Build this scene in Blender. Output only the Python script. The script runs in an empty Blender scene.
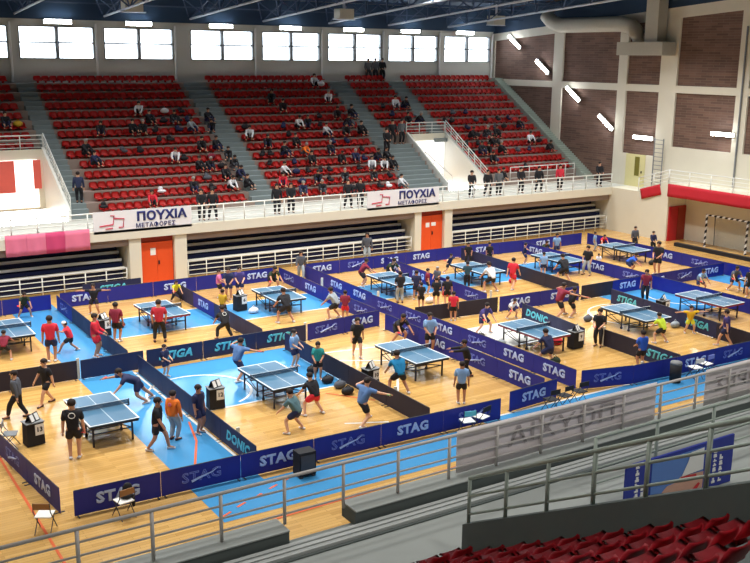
import bpy, bmesh, math, random
from mathutils import Vector, Matrix
random.seed(7)
C = bpy.context.scene.collection
SC = bpy.context.scene
# ------------------------------------------------------------------ camera
YAW, PITCH, ROLL, CAM_H, FPX = 0.5711754, 0.2294118, 0.0107947, 11.4686, 961.91
cam_data = bpy.data.cameras.new('camera'); cam = bpy.data.objects.new('camera', cam_data); C.objects.link(cam)
fwd = Vector((math.sin(YAW)*math.cos(PITCH), math.cos(YAW)*math.cos(PITCH), -math.sin(PITCH)))
rt = Vector((math.cos(YAW), -math.sin(YAW), 0)); up = rt.cross(fwd)
r2 = rt*math.cos(ROLL) + up*math.sin(ROLL); u2 = -rt*math.sin(ROLL) + up*math.cos(ROLL)
cam.matrix_world = Matrix(((r2.x,u2.x,-fwd.x,0),(r2.y,u2.y,-fwd.y,0),(r2.z,u2.z,-fwd.z,CAM_H),(0,0,0,1)))
cam_data.sensor_width = 36.0; cam_data.lens = FPX*36.0/750.0; cam_data.clip_end = 300
SC.camera = cam
# ------------------------------------------------------------------ world, lights, exposure
world = bpy.data.worlds.new('daylight'); SC.world = world; world.use_nodes = True
bg = world.node_tree.nodes['Background']; bg.inputs[0].default_value = (0.86,0.93,1.0,1); bg.inputs[1].default_value = 11.0
SC.view_settings.view_transform = 'Standard'; SC.view_settings.look = 'None'
SC.view_settings.exposure = 0.0; SC.view_settings.gamma = 1.0; SC.view_settings.use_curve_mapping = False
SC.cycles.max_bounces = 6; SC.cycles.diffuse_bounces = 4; SC.cycles.sample_clamp_indirect = 4
def area(name, loc, sx, sy, watts, color=(1,1,1), spread=180, rot=(0,0,0)):
    l = bpy.data.lights.new(name, 'AREA'); l.shape = 'RECTANGLE'; l.size = sx; l.size_y = sy
    l.energy = watts; l.color = color; l.spread = math.radians(spread)
    o = bpy.data.objects.new(name, l); C.objects.link(o); o.location = loc; o.rotation_euler = rot
    return o
for x in (4, 12, 20, 28, 36, 44):
    for y, w_, sp_ in ((6, 300, 150), (16, 190, 150), (26, 430, 120), (33.5, 600, 120), (41, 740, 120), (49, 300, 120)):  # rows over the stands and near side are fill, added to brighten them
        area('hall_lamp', (x, y, 15.6), 1.5, 1.0, w_, (1.0,0.97,0.92), sp_)
# ------------------------------------------------------------------ materials
def mat(name, col, rough=0.6, var=0.0, scale=6.0, metal=0.0, spec=0.4, emit=None, alpha=None):
    m = bpy.data.materials.new(name); m.use_nodes = True
    nt = m.node_tree; b = nt.nodes['Principled BSDF']
    b.inputs['Base Color'].default_value = (*col, 1); b.inputs['Roughness'].default_value = rough
    b.inputs['Metallic'].default_value = metal; b.inputs['Specular IOR Level'].default_value = spec
    tc = nt.nodes.new('ShaderNodeTexCoord'); nz = nt.nodes.new('ShaderNodeTexNoise')
    nz.inputs['Scale'].default_value = scale; nz.inputs['Detail'].default_value = 3
    nt.links.new(tc.outputs['Object'], nz.inputs['Vector'])
    rp = nt.nodes.new('ShaderNodeMapRange'); rp.inputs['To Min'].default_value = 1-var; rp.inputs['To Max'].default_value = 1+var
    nt.links.new(nz.outputs['Fac'], rp.inputs['Value'])
    mx = nt.nodes.new('ShaderNodeVectorMath'); mx.operation = 'SCALE'; mx.inputs[0].default_value = col
    nt.links.new(rp.outputs['Result'], mx.inputs['Scale']); nt.links.new(mx.outputs[0], b.inputs['Base Color'])
    if emit:
        b.inputs['Emission Color'].default_value = (*emit[0], 1); b.inputs['Emission Strength'].default_value = emit[1]
    if alpha is not None: b.inputs['Alpha'].default_value = alpha
    return m
def s2l(r, g, b):
    f = lambda c: (c/255/12.92) if c <= 10 else ((c/255+0.055)/1.055)**2.4
    return (f(r), f(g), f(b))
M = {}
def dm(key, rgb, **k): M[key] = mat(key, s2l(*rgb), **k)
dm('cream', (222,218,202), rough=.7, var=.04, scale=1.2)
dm('cream_floor', (190,192,185), rough=.6, var=.05, scale=.8)
dm('wall_grey', (206,208,200), rough=.8, var=.05, scale=.7)
dm('concrete', (126,138,140), rough=.85, var=.08, scale=1.5)
dm('concrete_dark', (92,100,98), rough=.9, var=.1, scale=1.0)
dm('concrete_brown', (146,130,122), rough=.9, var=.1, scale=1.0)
dm('pale_concrete', (158,163,160), rough=.8, var=.05, scale=.6)
dm('slat_paint', (182,186,184), rough=.7, var=.05)
dm('white_paint', (228,230,226), rough=.4, var=.03)
dm('grey_paint', (206,200,196), rough=.5, var=.04)
dm('green_grey_paint', (160,172,162), rough=.5, var=.04)
dm('poster_bright', (238,110,100), rough=.7, var=.04)
dm('orange_door', (226,84,36), rough=.5, var=.04)
dm('door_frame_dark', (150,50,30), rough=.5, var=.04)
dm('red_door', (176,30,38), rough=.5, var=.05)
dm('seat_red', (216,46,44), rough=.35, var=.08, scale=3)
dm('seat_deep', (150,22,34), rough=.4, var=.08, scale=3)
dm('navy_seat', (24,34,78), rough=.6, var=.1)
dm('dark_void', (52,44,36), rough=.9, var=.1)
dm('barrier_navy', (28,36,138), rough=.55, var=.08, scale=2)
dm('barrier_ink', (36,42,80), rough=.6, var=.08, scale=2)
dm('barrier_black', (40,36,52), rough=.7, var=.1, scale=2)
dm('lettering_white', (176,196,240), rough=.5, var=.03)
dm('lettering_cyan', (90,190,210), rough=.5, var=.03)
dm('lettering_faint', (176,168,170), rough=.8, var=.03)
dm('lettering_outline', (120,135,215), rough=.5, var=.03)
dm('lettering_navy', (38,46,110), rough=.6, var=.03)
dm('logo_red', (205,60,90), rough=.6, var=.03)
dm('table_blue', (66,108,138), rough=.28, var=.04, scale=2)
dm('table_line', (226,232,236), rough=.5, var=.02)
dm('table_frame', (34,36,46), rough=.5, var=.05)
dm('table_red', (150,50,60), rough=.5, var=.05)
dm('black', (26,26,32), rough=.7, var=.12, scale=9)
dm('pole', (60,62,70), rough=.5, var=.05)
dm('skin', (214,164,134), rough=.6, var=.04)
dm('skin_tan', (182,130,102), rough=.6, var=.04)
dm('hair_dark', (38,28,26), rough=.8, var=.15, scale=30)
dm('hair_grey', (150,146,142), rough=.8, var=.1, scale=30)
dm('shoe_white', (225,225,230), rough=.6, var=.05)
dm('shoe_dark', (60,24,30), rough=.6, var=.05)
dm('banner_white', (232,232,236), rough=.8, var=.03)
dm('red_cloth', (190,34,50), rough=.8, var=.08, scale=2)
dm('pink_cloth', (226,120,150), rough=.8, var=.05, scale=2)
dm('magenta_cloth', (204,70,116), rough=.8, var=.05, scale=2)
dm('roof_deck', (42,66,92), rough=.8, var=.15, scale=.5)
dm('roof_steel', (60,82,116), rough=.6, var=.1)
dm('roof_pale', (196,204,218), rough=.5, var=.05)
dm('duct', (186,182,166), rough=.6, var=.05)
dm('yellow_door', (220,214,160), rough=.6, var=.04)
dm('olive_glass', (120,116,50), rough=.3, var=.05)
dm('paper', (235,235,232), rough=.8, var=.02)
dm('chair_wood', (150,110,70), rough=.6, var=.08)
dm('poster_blue', (36,52,150), rough=.5, var=.04)
dm('poster_sky', (90,130,200), rough=.5, var=.04)
dm('poster_skin', (205,160,140), rough=.5, var=.03)
dm('poster_red', (200,40,50), rough=.5, var=.03)
dm('plastic_grey', (120,124,128), rough=.5, var=.05)
dm('rubber_red', (200,36,40), rough=.6, var=.03)
dm('rubber_green', (40,170,80), rough=.6, var=.03)
M['net'] = mat('net', s2l(30,60,90), rough=.8, alpha=.62)
M['goal_net'] = mat('goal_net', s2l(200,200,190), rough=.8, alpha=.12)
M['mesh_banner'] = mat('mesh_banner', s2l(242,234,236), rough=.9, var=.04, scale=2, alpha=.9)
M['lamp_tube'] = mat('lamp_tube', (1,1,1), emit=((0.93,0.97,1.0), 45.0))
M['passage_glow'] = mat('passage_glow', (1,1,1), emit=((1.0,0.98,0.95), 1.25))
cloths = {'k':(30,30,36),'n':(36,42,78),'r':(206,40,58),'t':(40,140,140),'tg':(84,116,124),'tb':(20,120,170),'b':(40,90,196),
 'bl':(84,118,168),'lb':(128,164,208),'g':(150,160,168),'gd':(84,88,98),'o':(238,120,40),'y':(214,210,50),'ye':(232,186,40),'m':(196,160,44),
 'p':(226,120,170),'w':(222,224,230),'yg':(200,224,60),'dr':(130,36,58),'kg':(38,52,36),'dt':(40,70,84),'pu':(70,60,120),'rk':(180,40,56),
 'navy':(40,48,80),'black':(30,30,36),'grey':(96,100,104),'red':(210,50,70)}
for k_, c_ in cloths.items(): dm('cloth_'+k_, c_, rough=.85, var=.1, scale=12)
# glass: mostly clear pane with a thin reflection
def glass():
    m = bpy.data.materials.new('window_glass'); m.use_nodes = True; nt = m.node_tree; nt.nodes.clear()
    out = nt.nodes.new('ShaderNodeOutputMaterial'); tr = nt.nodes.new('ShaderNodeBsdfTransparent'); gl = nt.nodes.new('ShaderNodeBsdfGlossy')
    tr.inputs[0].default_value = (.93,.95,.96,1); gl.inputs['Roughness'].default_value = .05
    fr = nt.nodes.new('ShaderNodeFresnel'); fr.inputs[0].default_value = 1.45; mx = nt.nodes.new('ShaderNodeMixShader')
    nt.links.new(fr.outputs[0], mx.inputs[0]); nt.links.new(tr.outputs[0], mx.inputs[1]); nt.links.new(gl.outputs[0], mx.inputs[2])
    nt.links.new(mx.outputs[0], out.inputs[0]); return m
M['glass'] = glass()
def brick():
    m = mat('brick', s2l(120,84,72), rough=.85); nt = m.node_tree; b = nt.nodes['Principled BSDF']
    tc = nt.nodes.new('ShaderNodeTexCoord'); mp = nt.nodes.new('ShaderNodeMapping'); mp.inputs['Rotation'].default_value = (math.pi/2, 0, math.pi/2)
    sx = nt.nodes.new('ShaderNodeSeparateXYZ'); cb = nt.nodes.new('ShaderNodeCombineXYZ')
    nt.links.new(tc.outputs['Object'], sx.inputs[0]); nt.links.new(sx.outputs['Y'], cb.inputs['X']); nt.links.new(sx.outputs['Z'], cb.inputs['Y'])
    br = nt.nodes.new('ShaderNodeTexBrick'); br.inputs['Scale'].default_value = 1.0
    br.inputs['Brick Width'].default_value = .9; br.inputs['Row Height'].default_value = .16; br.inputs['Mortar Size'].default_value = .012
    br.inputs['Color1'].default_value = (*s2l(122,94,82),1); br.inputs['Color2'].default_value = (*s2l(98,76,68),1); br.inputs['Mortar'].default_value = (*s2l(128,110,98),1)
    nt.links.new(cb.outputs[0], br.inputs['Vector'])
    nz = nt.nodes.new('ShaderNodeTexNoise'); nz.inputs['Scale'].default_value = .9; nt.links.new(tc.outputs['Object'], nz.inputs['Vector'])
    mr = nt.nodes.new('ShaderNodeMapRange'); mr.inputs['To Min'].default_value = .75; mr.inputs['To Max'].default_value = 1.25; nt.links.new(nz.outputs['Fac'], mr.inputs[0])
    vm = nt.nodes.new('ShaderNodeVectorMath'); vm.operation = 'SCALE'; nt.links.new(br.outputs['Color'], vm.inputs[0]); nt.links.new(mr.outputs[0], vm.inputs['Scale'])
    nt.links.new(vm.outputs[0], b.inputs['Base Color']); return m
M['brick'] = brick()
def floor_mat(name, c1, c2, wood=True, rough=.18):
    m = mat(name, c1, rough=rough, spec=.6); nt = m.node_tree; b = nt.nodes['Principled BSDF']
    tc = nt.nodes.new('ShaderNodeTexCoord')
    if wood:
        br = nt.nodes.new('ShaderNodeTexBrick'); br.inputs['Scale'].default_value = 1.0
        br.inputs['Brick Width'].default_value = 1.9; br.inputs['Row Height'].default_value = .13; br.inputs['Mortar Size'].default_value = .004
        br.inputs['Color1'].default_value = (*c1,1); br.inputs['Color2'].default_value = (*c2,1); br.inputs['Mortar'].default_value = (*[v*.6 for v in c2],1)
        nt.links.new(tc.outputs['Object'], br.inputs['Vector']); src = br.outputs['Color']
    else:
        rgb = nt.nodes.new('ShaderNodeRGB'); rgb.outputs[0].default_value = (*c1,1); src = rgb.outputs[0]
    nz = nt.nodes.new('ShaderNodeTexNoise'); nz.inputs['Scale'].default_value = .35; nz.inputs['Detail'].default_value = 5
    nt.links.new(tc.outputs['Object'], nz.inputs['Vector'])
    mr = nt.nodes.new('ShaderNodeMapRange'); mr.inputs['To Min'].default_value = .86; mr.inputs['To Max'].default_value = 1.12; nt.links.new(nz.outputs['Fac'], mr.inputs[0])
    vm = nt.nodes.new('ShaderNodeVectorMath'); vm.operation = 'SCALE'; nt.links.new(src, vm.inputs[0]); nt.links.new(mr.outputs[0], vm.inputs['Scale'])
    nt.links.new(vm.outputs[0], b.inputs['Base Color']); return m
M['wood'] = floor_mat('wood', s2l(214,172,104), s2l(190,147,82))
M['court_blue'] = floor_mat('court_blue', s2l(70,146,200), None, wood=False)
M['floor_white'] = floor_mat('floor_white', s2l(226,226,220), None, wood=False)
M['floor_orange'] = floor_mat('floor_orange', s2l(224,110,70), None, wood=False)
def stripes():
    m = mat('goal_stripes', (1,1,1), rough=.5); nt = m.node_tree; b = nt.nodes['Principled BSDF']
    tc = nt.nodes.new('ShaderNodeTexCoord'); ck = nt.nodes.new('ShaderNodeTexChecker'); ck.inputs['Scale'].default_value = 5
    ck.inputs['Color1'].default_value = (.8,.8,.8,1); ck.inputs['Color2'].default_value = (.015,.015,.02,1)
    mp = nt.nodes.new('ShaderNodeVectorMath'); mp.operation = 'ADD'; mp.inputs[1].default_value = (.1,.05,.03)
    sp = nt.nodes.new('ShaderNodeSeparateXYZ'); cb = nt.nodes.new('ShaderNodeCombineXYZ'); ad = nt.nodes.new('ShaderNodeMath')
    nt.links.new(tc.outputs['Object'], sp.inputs[0]); nt.links.new(sp.outputs['Y'], ad.inputs[0]); nt.links.new(sp.outputs['Z'], ad.inputs[1])
    nt.links.new(ad.outputs[0], cb.inputs['Z']); nt.links.new(cb.outputs[0], mp.inputs[0]); nt.links.new(mp.outputs[0], ck.inputs['Vector'])
    nt.links.new(ck.outputs[0], b.inputs['Base Color']); return m
M['stripes'] = stripes()
# ------------------------------------------------------------------ helpers
def add_box(bm, x0, x1, y0, y1, z0, z1, mi=0):
    v = [bm.verts.new(p) for p in ((x0,y0,z0),(x1,y0,z0),(x1,y1,z0),(x0,y1,z0),(x0,y0,z1),(x1,y0,z1),(x1,y1,z1),(x0,y1,z1))]
    for f in ((0,3,2,1),(4,5,6,7),(0,1,5,4),(1,2,6,5),(2,3,7,6),(3,0,4,7)):
        bm.faces.new([v[i] for i in f]).material_index = mi
def add_hexa(bm, lo, hi):
    v = [bm.verts.new(p) for p in list(lo)+list(hi)]
    for f in ((0,3,2,1),(4,5,6,7),(0,1,5,4),(1,2,6,5),(2,3,7,6),(3,0,4,7)): bm.faces.new([v[i] for i in f])
def add_tube(bm, pts, r, n=6, r_end=None, cap=True):
    pts = [Vector(p) for p in pts]; rings = []
    for i, p in enumerate(pts):
        d = (pts[min(i+1,len(pts)-1)] - pts[max(i-1,0)]).normalized()
        a = d.cross(Vector((0,0,1)) if abs(d.z) < .9 else Vector((1,0,0))).normalized(); b = d.cross(a)
        rr = r if r_end is None else r + (r_end-r)*i/(len(pts)-1)
        rings.append([bm.verts.new(p + (a*math.cos(t)+b*math.sin(t))*rr) for t in [2*math.pi*(k+.5)/n for k in range(n)]])
    for q in range(len(rings)-1):
        for k in range(n): bm.faces.new((rings[q][k], rings[q][(k+1)%n], rings[q+1][(k+1)%n], rings[q+1][k]))
    if cap: bm.faces.new(rings[0][::-1]); bm.faces.new(rings[-1])
def add_ball(bm, c, r, sx=1, sy=1, sz=1, u=8, v=6):
    m = Matrix.Translation(c) @ Matrix.Diagonal((sx*r, sy*r, sz*r, 1))
    bmesh.ops.create_uvsphere(bm, u_segments=u, v_segments=v, radius=1, matrix=m)
def mesh(bm, name, mats, smooth=False):
    bmesh.ops.recalc_face_normals(bm, faces=bm.faces[:])
    me = bpy.data.meshes.new(name); bm.to_mesh(me); bm.free()
    for m in (mats if isinstance(mats, (list, tuple)) else [mats]): me.materials.append(M[m] if isinstance(m, str) else m)
    if smooth:
        for p in me.polygons: p.use_smooth = True
    return me
def obj(name, bm, mats, parent=None, smooth=False, loc=None):
    me = bm if isinstance(bm, bpy.types.Mesh) else mesh(bm, name, mats, smooth)
    o = bpy.data.objects.new(name, me); C.objects.link(o)
    if parent: o.parent = parent
    if loc: o.location = loc
    return o
def thing(name, label, cat, loc=(0,0,0), rotz=0, group=None):
    o = bpy.data.objects.new(name, None); C.objects.link(o); o.location = loc; o.rotation_euler = (0,0,rotz)
    o.empty_display_size = .2
    return tag(o, label, cat, group)
def tag(o, label, cat, group=None):
    o['label'] = label; o['category'] = cat; o['kind'] = 'thing'
    if group: o['group'] = group
    return o
def struct(name, bm, m, parent=None):
    o = obj(name, bm, m, parent)
    if not parent: o['kind'] = 'structure'
    return o
def sbox(name, x0, x1, y0, y1, z0, z1, m, parent=None):
    bm = bmesh.new(); add_box(bm, x0, x1, y0, y1, z0, z1); return struct(name, bm, m, parent)
def bx(*boxes):
    bm = bmesh.new()
    for b in boxes: add_box(bm, *b)
    return bm
def dup(root, loc, rotz, label, group=None):
    r = root.copy(); C.objects.link(r); r.location = loc; r.rotation_euler = (0,0,rotz); r['label'] = label
    if group: r['group'] = group
    for ch in list(root.children):
        c = ch.copy(); C.objects.link(c); c.parent = r
        for g in list(ch.children):
            d = g.copy(); C.objects.link(d); d.parent = c
    return r
ORD = ['first','second','third','fourth','fifth','sixth','seventh','eighth','ninth','tenth','eleventh','twelfth','thirteenth','fourteenth','fifteenth','sixteenth','seventeenth','eighteenth','nineteenth','twentieth','twenty-first','twenty-second','twenty-third','twenty-fourth','twenty-fifth']
FONTS = {}
def text_mesh(txt, size, mat_key, outline=False, bold=.0, depth=.004, shear=0.0, space=1.0):
    key = (txt, size, mat_key, outline, bold)
    if key in FONTS: return FONTS[key]
    cu = bpy.data.curves.new('lettering', 'FONT'); cu.body = txt; cu.size = size; cu.align_x = 'CENTER'; cu.align_y = 'CENTER'
    cu.resolution_u = 2; cu.shear = shear; cu.space_character = space; cu.offset = bold
    if outline: cu.fill_mode = 'NONE'; cu.bevel_depth = .011; cu.bevel_resolution = 0
    else:
        cu.extrude = depth; cu.offset = 0; cu.bevel_depth = bold; cu.bevel_resolution = 0
    o = bpy.data.objects.new('tmp', cu); C.objects.link(o); bpy.context.view_layer.update()
    me = bpy.data.meshes.new_from_object(o.evaluated_get(bpy.context.evaluated_depsgraph_get()))
    bpy.data.objects.remove(o); me.materials.clear(); me.materials.append(M[mat_key]); FONTS[key] = me
    return me
def merge(meshes_mats, name, matkeys):
    bm = bmesh.new()
    for me, mtx in meshes_mats:
        n0 = len(bm.verts); bm.from_mesh(me); bm.verts.ensure_lookup_table()
        bmesh.ops.transform(bm, matrix=mtx, verts=bm.verts[n0:])
    me = bpy.data.meshes.new(name); bm.to_mesh(me); bm.free()
    for m in matkeys: me.materials.append(M[m])
    return me
RX = Matrix.Rotation(math.pi/2, 4, 'X'); RZ180 = Matrix.Rotation(math.pi, 4, 'Z')
# ================================================================== STRUCTURE
# ---- floor with painted court zones and a pale rectangle
floor = sbox('floor', -6, 51, -14, 62, -.3, 0, 'wood')
def paint(name, rects, m, z):
    bm = bmesh.new()
    for x0, x1, y0, y1 in rects: add_box(bm, x0, x1, y0, y1, z-.002, z)
    return obj(name, bm, m, floor)
paint('court_zone', [(8.87,18.8,20.7,22.5),(18.8,50,20.7,22.85),(8.87,10.85,22.5,46),(10.85,17.1,28.2,33.25),(10.85,38.2,37.85,40.8),(34.4,38.2,28.6,33.1),(42.4,50,28.6,33.1)], 'court_blue', .004)
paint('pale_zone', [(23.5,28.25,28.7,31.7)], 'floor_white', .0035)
def arc(cx, cy, r, a0, a1, n=28): return [(cx+r*math.cos(math.radians(a0+(a1-a0)*i/n)), cy+r*math.sin(math.radians(a0+(a1-a0)*i/n))) for i in range(n+1)]
def lines(name, polys, w, m, z):
    bm = bmesh.new()
    for pl in polys:
        L, R = [], []
        for k, p in enumerate(pl):
            a = Vector(pl[max(k-1,0)]); b = Vector(pl[min(k+1,len(pl)-1)]); d = (b-a).normalized(); nrm = Vector((-d.y, d.x))*w/2; p = Vector(p)
            L.append(bm.verts.new((*(p+nrm), z))); R.append(bm.verts.new((*(p-nrm), z)))
        for k in range(len(pl)-1): bm.faces.new((L[k], R[k], R[k+1], L[k+1]))
    return obj(name, bm, m, floor)
lines('court_line', [[(10.85,22.9),(10.85,33.3)],[(10.85,28.2),(17.1,28.2)],[(18.8,22.88),(50,22.88)],[(10.85,37.85),(38.2,37.85)],[(10.85,40.8),(38.2,40.8)],
    arc(12.1,30.1,1.8,-65,180), arc(33.2,29.8,1.9,40,330), arc(38.2,31.0,1.8,90,270), [(17.6,30.9),(19.9,29.6),(19.4,28.6),(18.9,27.8),(18.3,26.9),(17.75,26.1),(17.4,25.2)],
    [(17.4,31.9),(21.8,31.2)], [(14.9,24.9),(16.2,24.3)]], .09, 'floor_white', .008)
lines('orange_line', [[(4.9,17),(4.95,29)],[(4.9,20.95),(8.87,20.95)],[(9.6,24.4),(10.3,26.0),(10.7,27.6)],[(10,20.2),(17,20.4),(30,20.3)],[(15.8,27.7),(16.9,26.2)],[(8.95,21.0),(9.25,21.15)],[(9.5,21.3),(9.8,21.45)],[(10.1,21.55),(10.4,21.7)],[(10.7,21.85),(11.0,21.98)],[(11.3,22.1),(11.6,22.25)]], .07, 'floor_orange', .011)
# ---- far gallery over the doors
sbox('floor_gallery', -6, 51, 46.5, 50.3, 2.45, 2.95, 'cream')
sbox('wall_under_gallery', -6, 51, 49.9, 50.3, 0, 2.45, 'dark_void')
sbox('floor_gallery_walk', -6, 50.8, 46.7, 50.29, 2.951, 2.956, 'cream_floor')
for x0, x1 in ((15.25,15.86),(17.64,18.3),(32.75,33.22),(34.96,35.55)): sbox('trim_pier', x0, x1, 46.6, 49.9, 0, 2.45, 'cream')
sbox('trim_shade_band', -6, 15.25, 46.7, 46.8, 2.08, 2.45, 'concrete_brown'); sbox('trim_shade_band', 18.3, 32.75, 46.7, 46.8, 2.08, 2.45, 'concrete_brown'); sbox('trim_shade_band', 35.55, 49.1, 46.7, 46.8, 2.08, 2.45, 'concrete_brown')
# ---- orange doors
for i, (x0, x1) in enumerate(((15.9,17.6),(33.24,34.94))):
    d = sbox('door_%d' % (i+1), x0-.04, x1+.04, 46.86, 46.98, 0, 2.42, 'door_frame_dark')
    xm = (x0+x1)/2
    sbox('door_leaf', x0, xm-.006, 46.81, 46.87, 0.01, 2.12, 'orange_door', d); sbox('door_leaf', xm+.006, x1, 46.81, 46.87, 0.01, 2.12, 'orange_door', d)
    sbox('door_handle', xm+.05, xm+.12, 46.76, 46.8, .95, 1.15, 'black', d)
    if i == 0: sbox('paper_notice', x0+.5, x0+.78, 46.8, 46.808, 1.45, 1.82, 'paper', d)
    else:
        sbox('paper_notice', x0+.45, x0+.72, 46.8, 46.808, 1.42, 1.7, 'paper', d); sbox('paper_notice', x0+.86, x0+1.2, 46.8, 46.808, 1.48, 1.7, 'paper', d)
# ---- concrete terrace of the far stand
ROWS, RY, RZ = 14, .8, .5
def tread(k): return 3.2 + RZ*k
VOMS = [(8.6,13.45),(37.9,41.2)]
def cut(a, b, holes):
    segs = [(a,b)]
    for h0, h1 in holes:
        segs = [s for q in segs for s in ((q[0],min(q[1],h0)),(max(q[0],h1),q[1])) if s[1]-s[0] > .02] if True else segs
    return segs
bm = bmesh.new()
for k in range(ROWS):
    y0 = 50.3+RY*k; y1 = y0+RY if k < ROWS-1 else 62
    for a, b in (cut(-6, 51, VOMS) if k < 6 else [(-6,51)]): add_box(bm, a, b, y0, y1, 2.95 if k < 6 else tread(k)-1.0, tread(k))
struct('floor_terrace', bm, 'concrete_brown')
bm = bmesh.new()
def aisle(x0, x1, ks):
    for k in ks:
        y = 50.3+RY*k
        add_box(bm, x0, x1, y-.4, y, tread(k)-.5 if k else 2.95, tread(k)-.25); add_box(bm, x0, x1, y-.012, y+RY-.4, tread(k)-.26, tread(k)+.012)
aisle(13.48,14.5,range(ROWS)); aisle(24.0,25.55,range(ROWS)); aisle(35.0,36.45,range(6,ROWS)); aisle(35.0,37.74,range(6)); aisle(40.1,41.3,range(6,ROWS))
struct('trim_aisle_steps', bm, 'concrete')
bm = bmesh.new()
for k in range(ROWS*4-2): add_box(bm, 50.15, 50.99, 50.1+.2*k, 50.3+.2*k if k<ROWS*4-3 else 61.9, 3.0, 3.3+.125*k)
struct('trim_wall_stair', bm, 'green_grey_paint')
# ---- passages (openings) through the stand
def passage(x0, x1, posters):
    for xa, xb in ((x0-.02, x0+.12), (x1-.12, x1+.02)):
        bm = bmesh.new()
        lo = [(xa,50.3,2.95),(xb,50.3,2.95),(xb,55.1,2.95),(xa,55.1,2.95)]; hi = [(xa,50.3,3.5),(xb,50.3,3.5),(xb,55.1,6.42),(xa,55.1,6.42)]
        add_hexa(bm, lo, hi); struct('wall_passage_side', bm, 'white_paint')
    w = sbox('wall_passage_back', x0, x1, 55.0, 55.12, 2.95, 6.3, 'cream')
    return w
w1 = passage(8.6, 13.45, True); w2 = passage(37.9, 41.2, False)
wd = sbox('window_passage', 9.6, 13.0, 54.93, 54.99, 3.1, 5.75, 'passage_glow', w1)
sbox('window_passage', 38.15, 41.0, 54.93, 54.99, 2.97, 5.8, 'passage_glow', w2)  # glow panel added over the white back wall to make this passage bright
for i, (a, b, z0) in enumerate(((10.1,11.75,4.0),(12.75,13.15,4.15))):
    p = obj('hanging_poster', bx((a,b,54.80,54.84,z0,5.74)), 'poster_bright')
    tag(p, ('wide' if i == 0 else 'narrow')+' red poster strip hanging in the bright passage at far left', 'poster')
# ---- far (window) wall
WX = [3.7, 8.9, 14.1, 19.3, 25.1, 30.35, 35.6, 40.8, 46.0]; WW = 4.55; WZ0, WZM, WZ1 = 11.15, 12.12, 13.08
bm = bmesh.new(); add_box(bm, -6, 51, 62, 62.4, 9.0, WZ0); add_box(bm, -6, 51, 62, 62.4, WZ1, 16)
px_ = -6
for x in WX: add_box(bm, px_, x, 62, 62.4, WZ0, WZ1); px_ = x+WW
add_box(bm, px_, 51, 62, 62.4, WZ0, WZ1)
struct('wall_far', bm, 'wall_grey')
bm = bmesh.new()
for i, x in enumerate(WX[1:]):
    xl = WX[i]+WW; add_box(bm, xl+.12, x-.12, 61.86, 62.0, 9.7, 13.35)
struct('trim_pilasters', bm, 'wall_grey')
for i, x in enumerate(WX):
    bm = bmesh.new(); t = .05
    for a, b, z0, z1 in ((x,x+WW,WZ0,WZ0+t),(x,x+WW,WZ1-t,WZ1),(x,x+t,WZ0+t,WZ1-t),(x+WW-t,x+WW,WZ0+t,WZ1-t),(x+WW/2-.11,x+WW/2+.11,WZ0+t,WZ1-t),(x+t,x+WW/2-.11,WZM-.05,WZM+.05),(x+WW/2+.11,x+WW-t,WZM-.05,WZM+.05)):
        add_box(bm, a, b, 61.95, 62.2, z0, z1)
    w = struct('window_%d' % (i+1), bm, 'plastic_grey')
    for q in range(2): sbox('window_pane', x+t+q*(WW/2+.06), x+WW/2-.11+q*(WW/2+.06), 62.15, 62.16, WZ0+t, WZ1-t, 'glass', w)
    bm = bmesh.new(); add_tube(bm, [(x+WW+.1,61.82,13.3),(x+WW+.1,61.82,9.75)], .08); struct('trim_pipe', bm, 'white_paint')
# ---- right wall: brick panels in a cream frame
XW = 51.0
def roof_z(y): return 14.05 + .075*(62-y) if y > 31 else 14.05 + .075*31
bm = bmesh.new()
add_hexa(bm, [(XW,-14,0),(XW+.4,-14,0),(XW+.4,31,0),(XW,31,0)], [(XW,-14,18),(XW+.4,-14,18),(XW+.4,31,18),(XW,31,18)])
add_box(bm, XW, XW+.4, 31, 62.4, 0, 18)
struct('wall_right', bm, 'brick')
bm = bmesh.new(); F0, F1 = 50.86, 51.0
for y0, y1 in ((53.85,54.85),(47.5,48.3),(43.2,44.6),(37.7,38.55),(31.5,32.4),(61.75,61.99)): add_box(bm, F0-.004, F1, y0, y1, 2.95 if y0 > 43 else 5.9, 12.9+.075*(62-y1))
cols = [61.75,54.85,48.3,44.6,38.55,32.4]; cole = [54.85,48.3,44.6,38.55,32.4,20]
for ya, yb in ((54.85,61.75),(48.3,53.85),(44.6,47.5),(38.55,43.2),(32.4,37.7),(20,31.5)): add_box(bm, F0, F1, ya, yb, 9.38, 9.85)
add_hexa(bm, [(F0,20,15.75),(F1,20,15.75),(F1,61.99,12.8),(F0,61.99,12.8)], [(F0,20,16.6),(F1,20,16.6),(F1,61.99,13.35),(F0,61.99,13.35)])
add_box(bm, F0, F1, 20, 43.2, 2.95, 5.9); add_box(bm, F0, F1, 47.0, 47.5, 2.95, 5.15); add_box(bm, F0, F1, 44.6, 45.3, 2.95, 5.15)
struct('trim_wall_frame', bm, 'cream')
bm = bmesh.new(); add_tube(bm, [(50.8,38.1,3.8),(50.8,38.1,13.5)], .06); struct('trim_pipe', bm, 'plastic_grey')
sbox('wall_right_lower', 50.8, 51, -14, 41.6, 0, 2.95, 'cream')
bm = bmesh.new(); add_hexa(bm, [(50.86,20,16.6),(51,20,16.6),(51,62,13.35),(50.86,62,13.35)], [(50.86,20,17.4),(51,20,17.4),(51,62,15.2),(50.86,62,15.2)]); struct('trim_roof_edge', bm, 'roof_deck')
d = sbox('door_3', 50.8, 50.86, 45.3, 47.0, 2.95, 5.15, 'yellow_door')
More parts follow.
